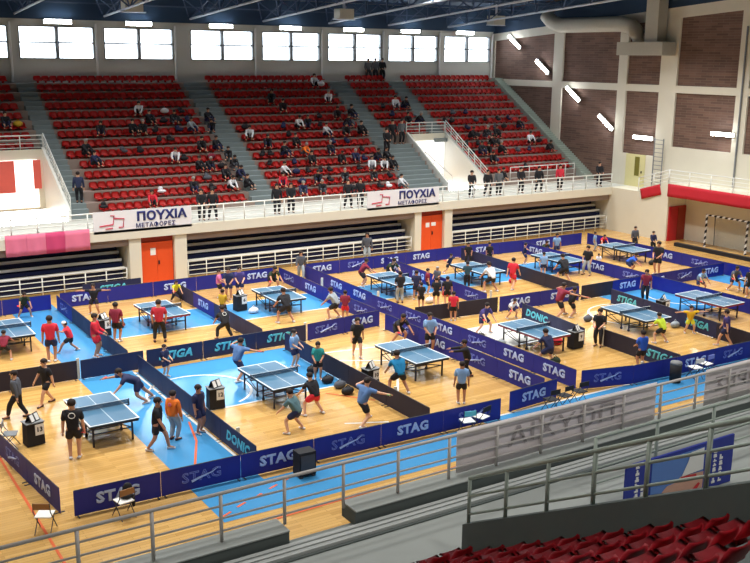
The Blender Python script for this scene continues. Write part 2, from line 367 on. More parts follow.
sbox('door_glass', 50.77, 50.8, 45.75, 46.15, 3.7, 5.0, 'olive_glass', d); sbox('door_handle', 50.74, 50.8, 45.5, 45.56, 3.9, 4.05, 'black', d)
# block below the corner of the galleries, red double door in its end
sbox('wall_corner_block', 49.1, 51, 41.6, 49.9, 0, 2.44, 'cream')
bm = bmesh.new(); add_box(bm, 49.1, 50.8, 44.2, 46.49, 2.44, 2.95); add_hexa(bm, [(49.1,41.6,2.44),(50.8,41.6,2.44),(50.8,44.2,2.44),(49.1,44.2,2.44)], [(49.1,41.6,3.75),(50.8,41.6,3.75),(50.8,44.2,2.95),(49.1,44.2,2.95)]); struct('floor_ramp', bm, 'cream')
d = sbox('door_4', 49.22, 50.78, 41.5, 41.6, 0, 2.25, 'red_door')
sbox('door_leaf', 49.28, 49.98, 41.47, 41.5, .01, 2.18, 'red_door', d); sbox('door_leaf', 50.02, 50.72, 41.47, 41.5, .01, 2.18, 'door_frame_dark', d)
sbox('floor_side_gallery', 48.9, 50.86, 20, 41.6, 3.3, 3.75, 'cream')
# ---- ceiling
bm = bmesh.new()
add_hexa(bm, [(-6,31,17.4),(51,31,17.4),(51,62.4,15.2),(-6,62.4,15.2)], [(-6,31,17.6),(51,31,17.6),(51,62.4,15.4),(-6,62.4,15.4)])
add_hexa(bm, [(-6,-14,15.2),(51,-14,15.2),(51,31,17.4),(-6,31,17.4)], [(-6,-14,15.4),(51,-14,15.4),(51,31,17.6),(-6,31,17.6)])
struct('ceiling', bm, 'roof_deck')
sbox('trim_eaves_beam', -6, 51, 61.7, 61.99, 13.5, 15.2, 'roof_deck')
sbox('wall_left', -6.4, -6, -14, 62.4, 0, 17, 'cream'); sbox('wall_near', -6, 51, -14.4, -14, 0, 17, 'cream')
GX = [3.4, 8.7, 13.9, 19.3, 25.0, 30.3, 35.5, 40.6, 46.1]
for i, x in enumerate(GX):
    root = bpy.data.objects.new('trim_roof_girder', None); C.objects.link(root); root['kind'] = 'structure'
    bm = bmesh.new(); add_tube(bm, [(x,31,16.1),(x,61.9,13.75)], .07, 6); obj('bottom_chord', bm, 'roof_pale', root)
    bm = bmesh.new()
    n = 12
    for k in range(n):
        ya, yb = 61.9-30.9*k/n, 61.9-30.9*(k+1)/n; ym = (ya+yb)/2
        zb = lambda y: 13.75+.076*(61.9-y)
        add_tube(bm, [(x-.9,ym,zb(ym)+1.15),(x,ya,zb(ya))], .05, 4); add_tube(bm, [(x-.9,ym,zb(ym)+1.15),(x,yb,zb(yb))], .05, 4)
        add_tube(bm, [(x+.9,ym,zb(ym)+1.15),(x,ya,zb(ya))], .05, 4); add_tube(bm, [(x+.9,ym,zb(ym)+1.15),(x,yb,zb(yb))], .05, 4)
    obj('web', bm, 'roof_steel', root)
for k, y in enumerate((58.5, 54.5, 50.5, 46.5, 42.5, 38.5, 34.5)):
    bm = bmesh.new(); z = 13.75+.076*(61.9-y)
    add_tube(bm, [(-6,y,z+1.1),(51,y,z+1.1)], .08, 6)
    if k % 2 == 0: add_tube(bm, [(-6,y,z+.35),(51,y,z+.35)], .05, 4)
    struct('trim_purlin', bm, 'roof_steel')
# ---- near gallery and walkway
sbox('wall_near_gallery', -6, 50.8, 12.0, 14.6, 0, 2.2, 'pale_concrete')
sbox('floor_near_gallery', -6, 50.8, 12.55, 14.64, 2.2, 2.65, 'pale_concrete')
sbox('floor_near_passage', 10.25, 50.8, 2.0, 12.55, 2.2, 2.65, 'pale_concrete')
for a, b in ((-6,7.47),(8.9,50.8)):
    sbox('trim_kerb', a, b, 14.45, 14.97, 2.66, 2.95, 'concrete_dark')
    sbox('trim_kerb_top', a, b, 14.42, 14.98, 2.95, 2.975, 'pale_concrete')
for k in range(3): sbox('trim_slat', -6, 50.8, 13.99+.15*k, 14.09+.15*k, 2.68, 2.74, 'slat_paint')
sbox('trim_slat_bed', -6, 50.8, 13.92, 14.44, 2.651, 2.68, 'concrete_dark')
NROWS = 13
def ntread(k): return 2.66 if k == 0 else 2.60 + .48*k
bm = bmesh.new()
for k in range(NROWS):
    y1 = 12.55-.85*k; y0 = y1-.85 if k < NROWS-1 else -14
    add_box(bm, -6, 10.0, y0, y1, 2.2, ntread(k))
struct('floor_near_terrace', bm, 'concrete_dark')
bm = bmesh.new(); sl = .541
add_hexa(bm, [(10.0,1.6,2.3),(10.22,1.6,2.3),(10.22,12.55,2.3),(10.0,12.55,2.3)], [(10.0,1.6,3.24+sl*10.95),(10.22,1.6,3.24+sl*10.95),(10.22,12.55,3.24),(10.0,12.55,3.24)])
struct('wall_passage_kerb', bm, 'concrete_dark')

# ================================================================== RAILINGS
def railing(name, p0, p1, h, nr, spacing, m, label, r=.028, pr=.03, group=None, drop=0.0):
    """posts and rails between two floor points (may slope)"""
    p0, p1 = Vector(p0), Vector(p1); L = (p1-p0).length
    t = thing(name, label, 'railing', tuple(p0), 0, group)
    for k in range(nr):
        z = h*(1-k*(.78/max(nr-1,1))) ; bm = bmesh.new(); add_tube(bm, [(0,0,z), tuple((p1-p0)+Vector((0,0,z)))], r*(1.25 if k == 0 else .75), 6)
        obj('rail', bm, m, t, True)
    n = max(1, round(L/spacing)); pm = None
    for i in range(n+1):
        q = (p1-p0)*i/n
        if pm is None:
            bm = bmesh.new(); add_tube(bm, [(0,0,-drop),(0,0,h)], pr, 6); pm = mesh(bm, 'post', m, True)
        obj('post', pm, m, t, loc=tuple(q))
    return t
railing('gallery_railing', (-5.9,46.6,2.95), (49.1,46.6,2.95), .9, 4, 1.2, 'white_paint', 'long white railing along the far gallery above the doors', r=.03, pr=.034)
railing('gallery_railing', (49.15,44.2,2.95), (49.15,41.7,3.72), .9, 4, 1.2, 'white_paint', 'short sloping white railing at the corner beside the yellow door')
railing('gallery_railing', (48.95,41.55,3.75), (48.95,20.5,3.75), .9, 4, 1.6, 'white_paint', 'white railing above the long red cloth on the side gallery', r=.026)
railing('passage_railing', (8.6,55.25,6.2), (13.45,55.25,6.2), .85, 4, 1.2, 'white_paint', 'level white railing behind the left passage with red posters')
railing('passage_railing', (13.47,55.2,6.35), (13.47,50.4,3.4), .8, 4, .8, 'white_paint', 'white railing sloping down the side of the left passage')
railing('passage_railing', (37.95,55.25,6.2), (41.2,55.25,6.2), .85, 4, 1.0, 'white_paint', 'level white railing behind the pale right passage')
railing('passage_railing', (41.25,55.2,6.35), (41.25,50.4,3.4), .8, 4, .8, 'white_paint', 'white railing sloping down the side of the pale right passage')
railing('passage_handrail', (38.4,53.6,4.3), (38.4,50.5,3.0), .9, 2, 1.0, 'grey_paint', 'thin grey handrail inside the pale right passage')
railing('guard_rail', (43.6,50.75,3.2), (49.6,50.75,3.2), .95, 3, .9, 'white_paint', 'short white guard rail in front of the right block of red seats')
for i, (a, b, w_) in enumerate(((-5.8,15.1,'left of the first orange door'),(18.4,32.6,'between the two orange doors'),(35.7,49.0,'right of the second orange door'))):
    railing('bleacher_railing', (a,46.75,0), (b,46.75,0), .95, 4, 1.05, 'white_paint', 'low white railing before the folded bleachers '+w_, r=.03, pr=.03)
    t = thing('folded_bleacher', 'folded navy bleacher with white edges '+w_, 'bleacher', ((a+b)/2, 47.0, 0))
    hw = (b-a)/2
    for k, (y, z) in enumerate(((.12,.9),(.5,1.27),(.95,1.57))):
        obj('bench_board', bx((-hw,hw,y,y+.36,z-.05,z)), 'navy_seat', t); obj('edge_trim', bx((-hw,hw,y-.06,y,z-.08,z+.06)), 'white_paint', t)
        obj('riser', bx((-hw,hw,y+.25,y+.3,0,z-.05)), 'navy_seat', t)
        obj('backrest_rail', bx((-hw,hw,y+.3,y+.35,z+.03,z+.2)), 'navy_seat', t)
railing('near_railing', (-.1,14.7,2.975), (39.2,14.7,2.975), .93, 4, 1.27, 'grey_paint', 'long grey railing along the near gallery, crossing the picture bottom', r=.03, pr=.036)
railing('passage_railing', (10.1,12.5,3.24), (10.1,2.6,3.24+sl*9.9), .9, 3, 1.15, 'green_grey_paint', 'grey green railing climbing the dark kerb beside the nearest red seats', r=.032, pr=.036)
railing('near_railing', (13.75,13.0,2.65), (34,13.0,2.65), 1.3, 4, 1.9, 'green_grey_paint', 'second grey green railing behind the blue photo poster', r=.032, pr=.04)

# ================================================================== BANNERS AND CLOTHS
def wavy(x0, x1, z0, z1, amp, m, name, parent=None, n=24, axis='x', wave=5.0, thick=.012, sag=0):
    bm = bmesh.new(); g = []
    for s_ in (0, thick):
        rows = []
        for j in range(5):
            row = []
            for i in range(n+1):
                u = i/n; v = j/4; a = x0+(x1-x0)*u; z = z0+(z1-z0)*v - sag*math.sin(math.pi*u)*v
                off = amp*math.sin(u*wave*2*math.pi+v*1.3)*(1-.7*v) + s_
                row.append(bm.verts.new((a, off, z) if axis == 'x' else (off, a, z)))
            rows.append(row)
        g.append(rows)
    for s_ in range(2):
        for j in range(4):
            for i in range(n): bm.faces.new((g[s_][j][i], g[s_][j][i+1], g[s_][j+1][i+1], g[s_][j+1][i]))
    for i in range(n):
        bm.faces.new((g[0][0][i], g[0][0][i+1], g[1][0][i+1], g[1][0][i])); bm.faces.new((g[0][4][i], g[0][4][i+1], g[1][4][i+1], g[1][4][i]))
    for j in range(4):
        bm.faces.new((g[0][j][0], g[0][j+1][0], g[1][j+1][0], g[1][j][0])); bm.faces.new((g[0][j][n], g[0][j+1][n], g[1][j+1][n], g[1][j][n]))
    return obj(name, bm, m, parent, True)
LOGO = [[(-.9,-.2),(-.22,-.14),(-.16,.3),(-.34,.3)],[(-.16,.16),(.34,.12),(.28,-.3),(.06,-.3)],[(-.6,-.34),(-.25,-.32)]]
for i, xc in enumerate((16.02, 31.85)):
    t = thing('advertising_banner', 'white banner with navy Greek lettering on the far rail above the '+('first' if i == 0 else 'second')+' orange door', 'banner', (xc,46.5,2.82))
    obj('cloth', bx((-2.55,2.55,0,.02,0,1.1)), 'banner_white', t)
    obj('lettering', text_mesh('ΠΟΥΧΙΑ', .6, 'lettering_navy', bold=.028, space=1.05), None, t).matrix_local = Matrix.Translation((.95,-.012,.72)) @ RX @ Matrix.Diagonal((1.12,1,1,1))
    obj('lettering', text_mesh('ΜΕΤΑΦΟΡΕΣ', .3, 'lettering_navy', bold=.006, space=1.15), None, t).matrix_local = Matrix.Translation((.62,-.012,.27)) @ RX
    bm = bmesh.new()
    for pl in LOGO: add_tube(bm, [(a-1.35, -.012, b+.58) for a, b in pl], .035, 4)
    obj('logo', bm, 'logo_red', t)
t = thing('pink_drape', 'pink cloth drape with a darker panel hanging on the far rail at left', 'cloth', (9.3,46.46,2.12))
for a, b, m in ((0,.95,'pink_cloth'),(.95,1.85,'pink_cloth'),(1.85,2.75,'magenta_cloth'),(2.75,3.95,'pink_cloth')):
    o = wavy(a, b, 0, 1.02, .03, m, 'cloth_panel', t, wave=1.5); o.location.y = -.02
o = wavy(20.6, 41.5, 2.96, 3.78, .03, 'red_cloth', 'red_drape', None, 60, 'y', 9, sag=.03); o.location.x = 48.84
tag(o, 'long red cloth draped along the side gallery above the goal', 'cloth')
o = wavy(0, 1.7, 0, .68, .02, 'red_cloth', 'red_drape', None, 10, 'y', 1.0); o.location = (49.04,42.15,2.98); o.rotation_euler = (math.radians(-17),0,0); tag(o, 'small red cloth hanging on the sloping corner railing', 'cloth')
# translucent banners tied to the near railing, printed on the court side
for i, (a, b, txt) in enumerate(((11.55,17.55,'ΠΟΥΧΙΑ'),(19.35,24.4,'ΜΕΤΑΦΟΡΕΣ'))):
    t = thing('mesh_banner', ('longer' if i == 0 else 'shorter')+' pale see-through banner tied inside the near grey railing, '+('left' if i == 0 else 'right')+' of the gap', 'banner', ((a+b)/2,14.76,3.0))
    o = wavy(-(b-a)/2, (b-a)/2, 0, .95, .015, 'mesh_banner', 'cloth', t, wave=3)
    obj('lettering', text_mesh(txt, .62 if i == 0 else .5, 'lettering_faint', space=1.05), None, t).matrix_local = Matrix.Translation((0,-.03,.5)) @ RX @ Matrix.Diagonal((-1.35,1,1,1))
# photo poster behind the second railing
t = thing('photo_poster', 'blue poster with a white hatted figure behind the grey green railings', 'poster', (13.6,12.0,2.66))
W_, H_ = 3.25, 1.08
obj('board', bx((0,W_,0,.05,0,H_)), 'poster_blue', t)
obj('photo_area', bx((.72,2.3,-.012,0,0,H_-.08)), 'poster_sky', t)
def flat(name, pts, m, yy):
    bm = bmesh.new(); a = [bm.verts.new((x, yy, z)) for x, z in pts]; b = [bm.verts.new((x, yy-.008, z)) for x, z in pts]
    bm.faces.new(a); bm.faces.new(b[::-1])
    for i in range(len(pts)): bm.faces.new((a[i], a[(i+1)%len(pts)], b[(i+1)%len(pts)], b[i]))
    return obj(name, bm, m, t)
flat('figure', [(1.0,0),(1.06,.28),(1.2,.38),(1.45,.4),(1.6,.5),(2.3,.46),(2.3,0)], 'poster_skin', -.014)
flat('hat', [(1.62,.5),(1.78,.78),(1.86,.98),(2.25,1.0),(2.27,.52)], 'paper', -.024)
flat('figure', [(1.6,.5),(2.05,.47),(2.06,.4),(1.75,.38),(1.58,.42)], 'poster_red', -.034)
flat('figure', [(1.75,.0),(2.0,.0),(2.2,.22),(2.15,.25)], 'poster_red', -.034)
for xx, n in ((2.46,7),(2.66,7),(2.86,5),(.3,8),(.48,4)):   # unreadable upright lines of print
    bm = bmesh.new()
    rr = random.Random(int(xx*100))
    z = .1
    for q in range(n):
        hgt = .06+.05*rr.random(); add_box(bm, xx-.05, xx+.05, -.012, 0, z, z+hgt*.45); add_box(bm, xx-.05+.04*rr.random(), xx-.01+.05*rr.random(), -.012, 0, z+hgt*.45, z+hgt); z += hgt+.035
    obj('print_line', bm, 'paper', t)

# ================================================================== LIGHT FIXTURES, DUCTS
def strip_light(loc, rot, label, arm=.5):
    t = thing('strip_light', label, 'lamp', loc, 0, None); t.rotation_euler = rot
    obj('housing', bx((-.85,.85,.0,.12,-.13,.13)), 'white_paint', t); obj('bracket', bx((-.5,-.44,.12,arm,-.04,.04),(.44,.5,.12,arm,-.04,.04)), 'plastic_grey', t)
    bm = bmesh.new(); add_tube(bm, [(-.8,-.045,.06),(.8,-.045,.06)], .05, 8); add_tube(bm, [(-.8,-.045,-.06),(.8,-.045,-.06)], .05, 8)
    obj('tube', bm, 'lamp_tube', t, True)
    return t
for i, x in enumerate((16.36,21.45,27.08,32.3,37.45,42.45,47.62)):
    strip_light((x,61.5,13.36), (0,0,0), 'white strip light on the window wall, %s from the left' % ORD[i])
wl = [((50.7,59.2,12.72),34),((50.7,55.9,10.88),34),((50.7,52.45,8.98),34),((50.7,49.05,7.14),34),((50.7,45.55,6.32),0),((50.7,39.15,7.0),0)]
labs = ['highest slanted strip light on the brick side wall','second slanted strip light down the brick side wall','third slanted strip light down the brick side wall','lowest slanted strip light on the brick side wall','level strip light above the yellow door','level strip light on the big brick panel above the red cloth']
for q, ((loc, sl_), lb) in enumerate(zip(wl, labs)): strip_light(loc, (0, math.radians(sl_), math.radians(-90)), lb, .15 if q == 0 else .28)
t = thing('ventilation_duct', 'large grey round duct ending in a box and square shaft, top of side wall', 'duct', (50.0,50,13.7))
bm = bmesh.new(); add_tube(bm, [(0,4.9,.9),(0,4.3,.4),(0,3.4,.12),(0,-2.6,.1),(0,-3.5,-.1),(0,-4.0,-.6),(0,-4.1,-1.2)], .52, 14); obj('pipe', bm, 'duct', t, True)
obj('box', bx((-.5,.8,-6.6,-2.7,-1.95,-1.1)), 'duct', t); obj('shaft', bx((-.15,.7,-5.8,-4.75,-1.1,2.8)), 'duct', t)
for i, (x, z) in enumerate(((19.85,13.95),(34.55,13.95),(47.8,13.9))):
    t = thing('ceiling_unit', '%s of three pale box units hanging under the roof' % ['leftmost','middle','rightmost'][i], 'speaker', (x,58,z))
    obj('box', bx((-.55,.55,-.4,.4,0,.65)), 'duct', t); obj('bracket', bx((-.06,.06,-.06,.06,.65,1.5)), 'roof_pale', t); obj('flange', bx((-.8,.8,-.15,.15,-.06,0)), 'roof_pale', t)
bm = bmesh.new()
for y in (43.55,44.3): add_tube(bm, [(50.5,y,3.2),(50.5,y,6.4)], .04, 6)
for k in range(11): add_tube(bm, [(50.5,43.55,3.5+.28*k),(50.5,44.3,3.5+.28*k)], .02, 5)
tag(obj('wall_ladder', bm, 'plastic_grey'), 'grey steel ladder frame standing right of the yellow door', 'ladder')
# goal
t = thing('handball_goal', 'handball goal with black and white striped frame by the side wall', 'goal', (49.75,37.5,0))
for y in (-1.5,1.5): obj('goal_post', bx((-.05,.05,y-.05,y+.05,0,2.0)), 'stripes', t)
obj('crossbar', bx((-.05,.05,-1.55,1.55,2.0,2.1)), 'stripes', t)
bm = bmesh.new(); add_box(bm, .85, .86, -1.5, 1.5, 0, 1.9)
obj('goal_net', bm, 'goal_net', t)
for y in (-1.5,1.5):
    bm = bmesh.new(); add_tube(bm, [(0,y,2.0),(.8,y,1.9),(.9,y,.03),(0,y,.03)], .025, 6); obj('back_frame', bm, 'pole', t)
tag(obj('floor_beam', bx((48.3,48.6,33.2,40.2,0,.22)), 'black'), 'long dark beam lying on the floor before the goal', 'bench')
tag(obj('notice_board', bx((50.7,50.79,35.2,36.4,1.2,2.1)), 'plastic_grey'), 'grey panel on the wall behind the goal', 'panel')
PEOPLE = [
    (6.78, 26.57, 1.85, 20, 'stand', 'k', 'ks', 'player in black shirt with white ring on back, at near side of leftmost front table', 'r'),
    (9.78, 30.19, 1.72, 278, 'reach', 'n', 'ns', 'player in navy diving sideways to the ball behind the leftmost front table', 'r'),
    (6.16, 30.75, 1.66, 300, 'walk', 'gd', 'kt', 'man in charcoal polo and black trousers walking behind the black number desk', ''),
    (7.29, 31.57, 1.65, 250, 'walk', 'k', 'ks', 'player in black with dark red shoes walking beside the dark barrier, left edge', ''),
    (9.06, 25.96, 1.7, 123, 'walk', 'k', 'ks', 'youth in black shirt and shorts walking on the blue floor, hands in front', ''),
    (9.75, 26.44, 1.61, 60, 'stand', 'o', 'gt', 'person in bright orange top and grey trousers on the blue strip', ''),
    (10.62, 26.57, 1.61, 150, 'stand', 'n', 'ns', 'player in navy standing beside the orange clad person at the barrier', ''),
    (13.83, 30.66, 1.71, 70, 'lunge', 'bl', 'ns', 'player in steel blue shirt lunging at far side of the centre front table', 'r'),
    (16.22, 30.86, 1.5, 150, 'stand', 'lb', 'ns', 'player in pale blue shirt and navy shorts standing against the barrier corner', ''),
    (16.32, 29.17, 1.44, 210, 'stand', 't', 'ks', 'player in teal shirt and black shorts waiting by the navy divider', ''),
    (13.24, 25.09, 1.6, 330, 'ready', 'tg', 'ns', 'player in grey teal shirt and white shoes crouching at the centre front table', 'r'),
    (14.44, 26.08, 1.63, 350, 'ready', 'k', 'rs', 'player in black shirt and dark red shorts near the centre front table', ''),
    (15.4, 24.58, 1.71, 80, 'lunge', 'bl', 'ks', 'player in royal blue and black holding a green bat over the divider', 'g'),
    (18.99, 30.81, 1.63, 200, 'walk', 'k', 'ks', 'person in black shirt standing by the white barrier post, centre court', ''),
    (21.45, 31.57, 1.7, 180, 'crouch', 'k', 'ks', 'crouched player in black behind the table by the double blue barriers', 'r'),
    (17.96, 26.32, 1.77, 10, 'ready', 'tb', 'ks', 'player in bright teal blue shirt with bat at the table by the double barriers', 'r'),
    (21.67, 29.68, 1.69, 200, 'stand', 'lb', 'ks', 'tall person in pale blue shirt leaning at the double blue barriers', ''),
    (21.08, 26.47, 1.53, 300, 'armsfwd', 'k', 'kt', 'person all in black reaching forward beside the double blue barriers', ''),
    (19.22, 24.41, 1.53, 33, 'stand', 'lb', 'ks', 'child in pale blue shirt seen from behind at the front barrier opening', ''),
    (13.04, 36.54, 1.82, 20, 'hips', 'rk', 'kt', 'player in red and black top with black trousers at second row table', 'r'),
    (16.09, 42.63, 1.2, 180, 'ready', 'y', 'kt', 'player in yellow shirt bending behind the second row table near the first door', 'r'),
    (11.54, 37.43, 1.69, 40, 'stand', 'dr', 'ks', 'youth in maroon shirt with bat walking beside the dark desk', 'r'),
    (12.08, 42.21, 1.49, 213, 'armsout', 'k', 'ks', 'player in black with both arms stretched wide near the first door', ''),
    (10.21, 35.87, 1.77, 120, 'stand', 'r', 'rs', 'person in red tracksuit and shorts facing right on blue floor', ''),
    (8.59, 36.1, 1.85, 20, 'stand', 'r', 'ns', 'player in red shirt and navy shorts beside the far left table', ''),
    (9.53, 37.03, 1.4, 300, 'lunge', 'r', 'ks', 'player in red shirt and white cap running with an arm out', ''),
    (9.26, 43.27, 1.36, 180, 'ready', 'kg', 'ks', 'player in dark green and black behind the far left table', 'r'),
    (15.5, 35.59, 1.61, 0, 'ready', 'k', 'kt', 'player in black with white ring on back, feet apart behind the STIGA barrier', 'r'),
    (16.7, 38.51, 1.38, 60, 'stand', 'm', 'kt', 'person in mustard shirt beside the dark divider', ''),
    (18.1, 42.14, 1.44, 120, 'stand', 'p', 'ks', 'person in pink shirt beside the far navy divider', ''),
    (18.43, 41.71, 1.58, 210, 'stand', 'n', 'ns', 'person in navy next to the pink shirted person', ''),
    (18.97, 41.63, 1.59, 200, 'stand', 'pu', 'ns', 'person in purple navy shirt by the far STAG barrier', ''),
    (11.64, 32.23, 1.26, 150, 'stand', 'n', 'ns', 'youth in navy standing in the barrier corner below the STIGA sign', ''),
    (7.12, 37.27, 1.32, 20, 'ready', 'dr', 'ks', 'player in maroon cut off by the left picture edge', ''),
    (18.82, 36.5, 1.79, 0, 'ready', 'k', 'ks', 'player in black with yellow back print at the third table of second row', 'r'),
    (21.05, 42.33, 1.7, 180, 'crouch', 'kg', 'ks', 'player in dark green crouched behind the third table of second row', 'r'),
    (21.01, 35.98, 1.67, 330, 'ready', 'g', 'ks', 'player in grey shirt stepping beside the navy STAG divider', 'r'),
    (21.23, 35.47, 1.42, 33, 'stand', 'dr', 'rs', 'player in dark red shirt and shorts beside the navy STAG divider', ''),
    (23.47, 43.76, 1.56, 200, 'walk', 'gd', 'gt', 'person in grey walking in front of the white bleacher railing', ''),
    (28.8, 45.69, 1.75, 213, 'stand', 'gd', 'gt', 'person in grey jacket standing behind the far barrier by the railing', ''),
    (25.42, 40.79, 1.67, 110, 'ready', 'dr', 'ks', 'player in maroon and black at left end of the table below the second door', 'r'),
    (27.3, 41.02, 1.7, 180, 'crouch', 'kg', 'ks', 'player in black and lime bending behind the table below the second door', 'r'),
    (25.15, 36.9, 1.57, 20, 'stand', 'k', 'gt', 'person in black shirt and grey trousers among the group by the table', ''),
    (26.15, 36.99, 1.49, 40, 'stand', 'n', 'ns', 'person in dark navy at left of the waiting group', ''),
    (25.37, 35.47, 1.3, 33, 'stand', 'k', 'ks', 'youth in black with white collar in the waiting group, nearest the barrier', ''),
    (26.31, 35.57, 1.41, 33, 'stand', 'k', 'ks', 'person in black shorts in the middle of the waiting group', ''),
    (26.87, 35.45, 1.42, 33, 'stand', 'k', 'ks', 'person in black at right of the waiting group', ''),
    (27.32, 37.71, 1.32, 120, 'stand', 'dr', 'ks', 'person in dark red behind the waiting group', ''),
    (28.13, 37.97, 1.29, 250, 'stand', 'gd', 'ks', 'grey haired person with bag behind the waiting group', ''),
    (25.39, 33.02, 1.38, 33, 'stand', 'r', 'ks', 'person in bright red top seen from behind at the black barrier', ''),
    (31.16, 41.01, 1.23, 170, 'lunge', 'n', 'ks', 'player in navy behind left of the fourth table in second row', 'r'),
    (29.84, 37.73, 1.41, 33, 'stand', 'dt', 'kt', 'person in dark teal with back turned by the fourth second row table', ''),
    (30.36, 36.43, 1.76, 0, 'ready', 'w', 'ks', 'player in white shirt and black shorts at the fourth second row table', 'r'),
    (31.71, 36.39, 1.67, 60, 'walk', 'r', 'rs', 'player in bright red kit walking on the second row floor', ''),
    (33.52, 42.36, 1.28, 210, 'hips', 'k', 'kt', 'person in black with pale sleeves before the far barrier', ''),
    (34.4, 41.55, 1.33, 200, 'stand', 'k', 'kt', 'person in black holding a white sheet before the far barrier', ''),
    (25.34, 30.83, 1.61, 180, 'ready', 'pu', 'ns', 'player in purple navy shirt on the pale shining floor', 'r'),
    (27.98, 32.09, 1.29, 190, 'crouch', 'w', 'ns', 'player in white and navy bending before the black barrier', 'r'),
    (24.63, 26.0, 1.66, 0, 'ready', 'n', 'ns', 'player in navy shirt at the near side of the table beside DONIC sign', 'r'),
    (29.99, 31.11, 1.8, 100, 'lunge', 'dr', 'ks', 'player in black and red beside the navy barrier, right of DONIC sign', ''),
    (30.59, 30.96, 1.51, 90, 'lunge', 'k', 'ks', 'player in black striding beside the player in black and red', 'r'),
    (28.22, 26.91, 1.61, 240, 'stand', 'k', 'kt', 'person in black holding a red bat beside the white barrier post', 'r'),
    (27.44, 23.9, 1.54, 10, 'stand', 'b', 'ks', 'person in royal blue shirt and black shorts by the front right barrier', ''),
    (30.81, 25.88, 1.46, 0, 'ready', 'yg', 'ks', 'player in lime yellow shirt at the right of the front tables', 'r'),
    (33.04, 26.29, 1.29, 213, 'armsout', 'ye', 'ys', 'player in golden yellow shirt with arms out above the STIGA sign', ''),
    (32.77, 24.22, 1.58, 330, 'walk', 'pu', 'ns', 'player in dark purple kit walking at the far right of the front row', ''),
    (39.57, 31.09, 1.43, 190, 'ready', 'lb', 'ns', 'player in sky blue behind the last front row table', 'r'),
    (41.46, 30.49, 1.51, 200, 'ready', 'gd', 'ns', 'player in grey blue top near the right edge table', 'r'),
    (35.72, 31.19, 1.6, 240, 'stand', 'dr', 'kt', 'person in dark maroon standing on the far blue floor edge', ''),
    (45.3, 40.74, 1.45, 200, 'stand', 'gd', 'kt', 'tall person in dark grey outside the far corner barrier', ''),
    (45.55, 39.51, 1.31, 200, 'stand', 'n', 'kt', 'person in dark navy outside the far corner barrier', ''),
    (40.98, 35.08, 1.85, 250, 'stand', 'k', 'ks', 'person in black with white bag by the far corner barrier', ''),
    (39.81, 36.04, 1.55, 150, 'crouch', 'b', 'ns', 'child in blue bending at the last second row table', ''),
    (42.65, 41.52, 1.2, 150, 'stand', 'lb', 'gt', 'person in sky blue behind the last second row table', ''),
    (43.55, 41.74, 1.26, 200, 'crouch', 'r', 'ks', 'player in red bending behind the last second row table', 'r'),
    (39.12, 41.11, 1.5, 200, 'stand', 'lb', 'ns', 'person in pale blue shirt against the far barrier', ''),
    (38.64, 41.71, 1.36, 180, 'crouch', 'kg', 'ks', 'player in dark green behind the table before the last one', 'r'),
    (36.33, 40.76, 1.28, 120, 'armsout', 'n', 'ns', 'player in navy with one arm out at the far barrier', ''),
    (35.15, 37.86, 1.33, 33, 'stand', 'lb', 'ns', 'person in washed blue shirt before the table edge, second row', ''),
    (34.97, 36.05, 1.77, 10, 'ready', 'k', 'ks', 'player in black with white sleeves at the table before the last one', 'r'),
    (37.42, 36.84, 1.67, 250, 'hips', 'k', 'gt', 'umpire in black with yellow collar beside the navy divider', ''),
    (38.88, 37.46, 0.95, 213, 'stand', 'w', 'ws', 'small child in white by the navy divider', ''),
    (40.89, 29.11, 1.53, 250, 'stand', 'k', 'ks', 'person in black cut off by the right picture edge', ''),
]
STANDERS = [
    (14.22, 51.4, 3.7, 'navy', 'man in navy jacket climbing the aisle stairs beside the left passage'),
    (19.46, 47.3, 2.95, 'black', 'spectator in black leaning on the rail right of the first white banner'),
    (20.09, 47.3, 2.95, 'black', 'spectator in dark jacket beside the one leaning by the first banner'),
    (23.9, 47.3, 2.95, 'black', 'spectator in black standing at the rail between the banners, left of the pair'),
    (24.77, 47.3, 2.95, 'black', 'spectator with bag standing at the rail between the banners, right of the pair'),
    (28.48, 47.3, 2.95, 'black', 'spectator in black at the rail left of the second white banner'),
    (29.3, 47.3, 2.95, 'black', 'spectator in dark coat next to the second white banner'),
    (37.5, 47.3, 2.95, 'black', 'spectator leaning on the rail below the right passage'),
    (38.79, 47.3, 2.95, 'black', 'spectator in black at the foot of the right passage railing'),
    (39.69, 47.3, 2.95, 'grey', 'spectator in dark grey beside the foot of the right passage railing'),
    (41.53, 47.3, 2.95, 'black', 'spectator in black and white at the rail before the short guard rail'),
    (43.09, 47.3, 2.95, 'black', 'spectator in black at the rail centre of the short guard rail'),
    (44.95, 47.3, 2.95, 'red', 'spectator in red top at the rail before the short guard rail'),
    (50.41, 47.3, 2.95, 'black', 'spectator in black at the far right end of the rail'),
    (38.89, 61.78, 9.7, 'grey', 'leftmost of three grey figures standing on the top row'),
    (39.51, 61.78, 9.7, 'grey', 'middle of three grey figures standing on the top row'),
    (40.13, 61.78, 9.7, 'black', 'rightmost of three figures standing on the top row'),
    (36.35, 54.6, 5.7, 'black', 'spectator in black standing on the wide aisle stairs, left of two'),
    (37.1, 54.6, 5.7, 'grey', 'spectator in dark grey standing on the wide aisle stairs, right of two'),
    (35.35, 53.8, 5.2, 'black', 'spectator in black standing beside the wide aisle'),
]
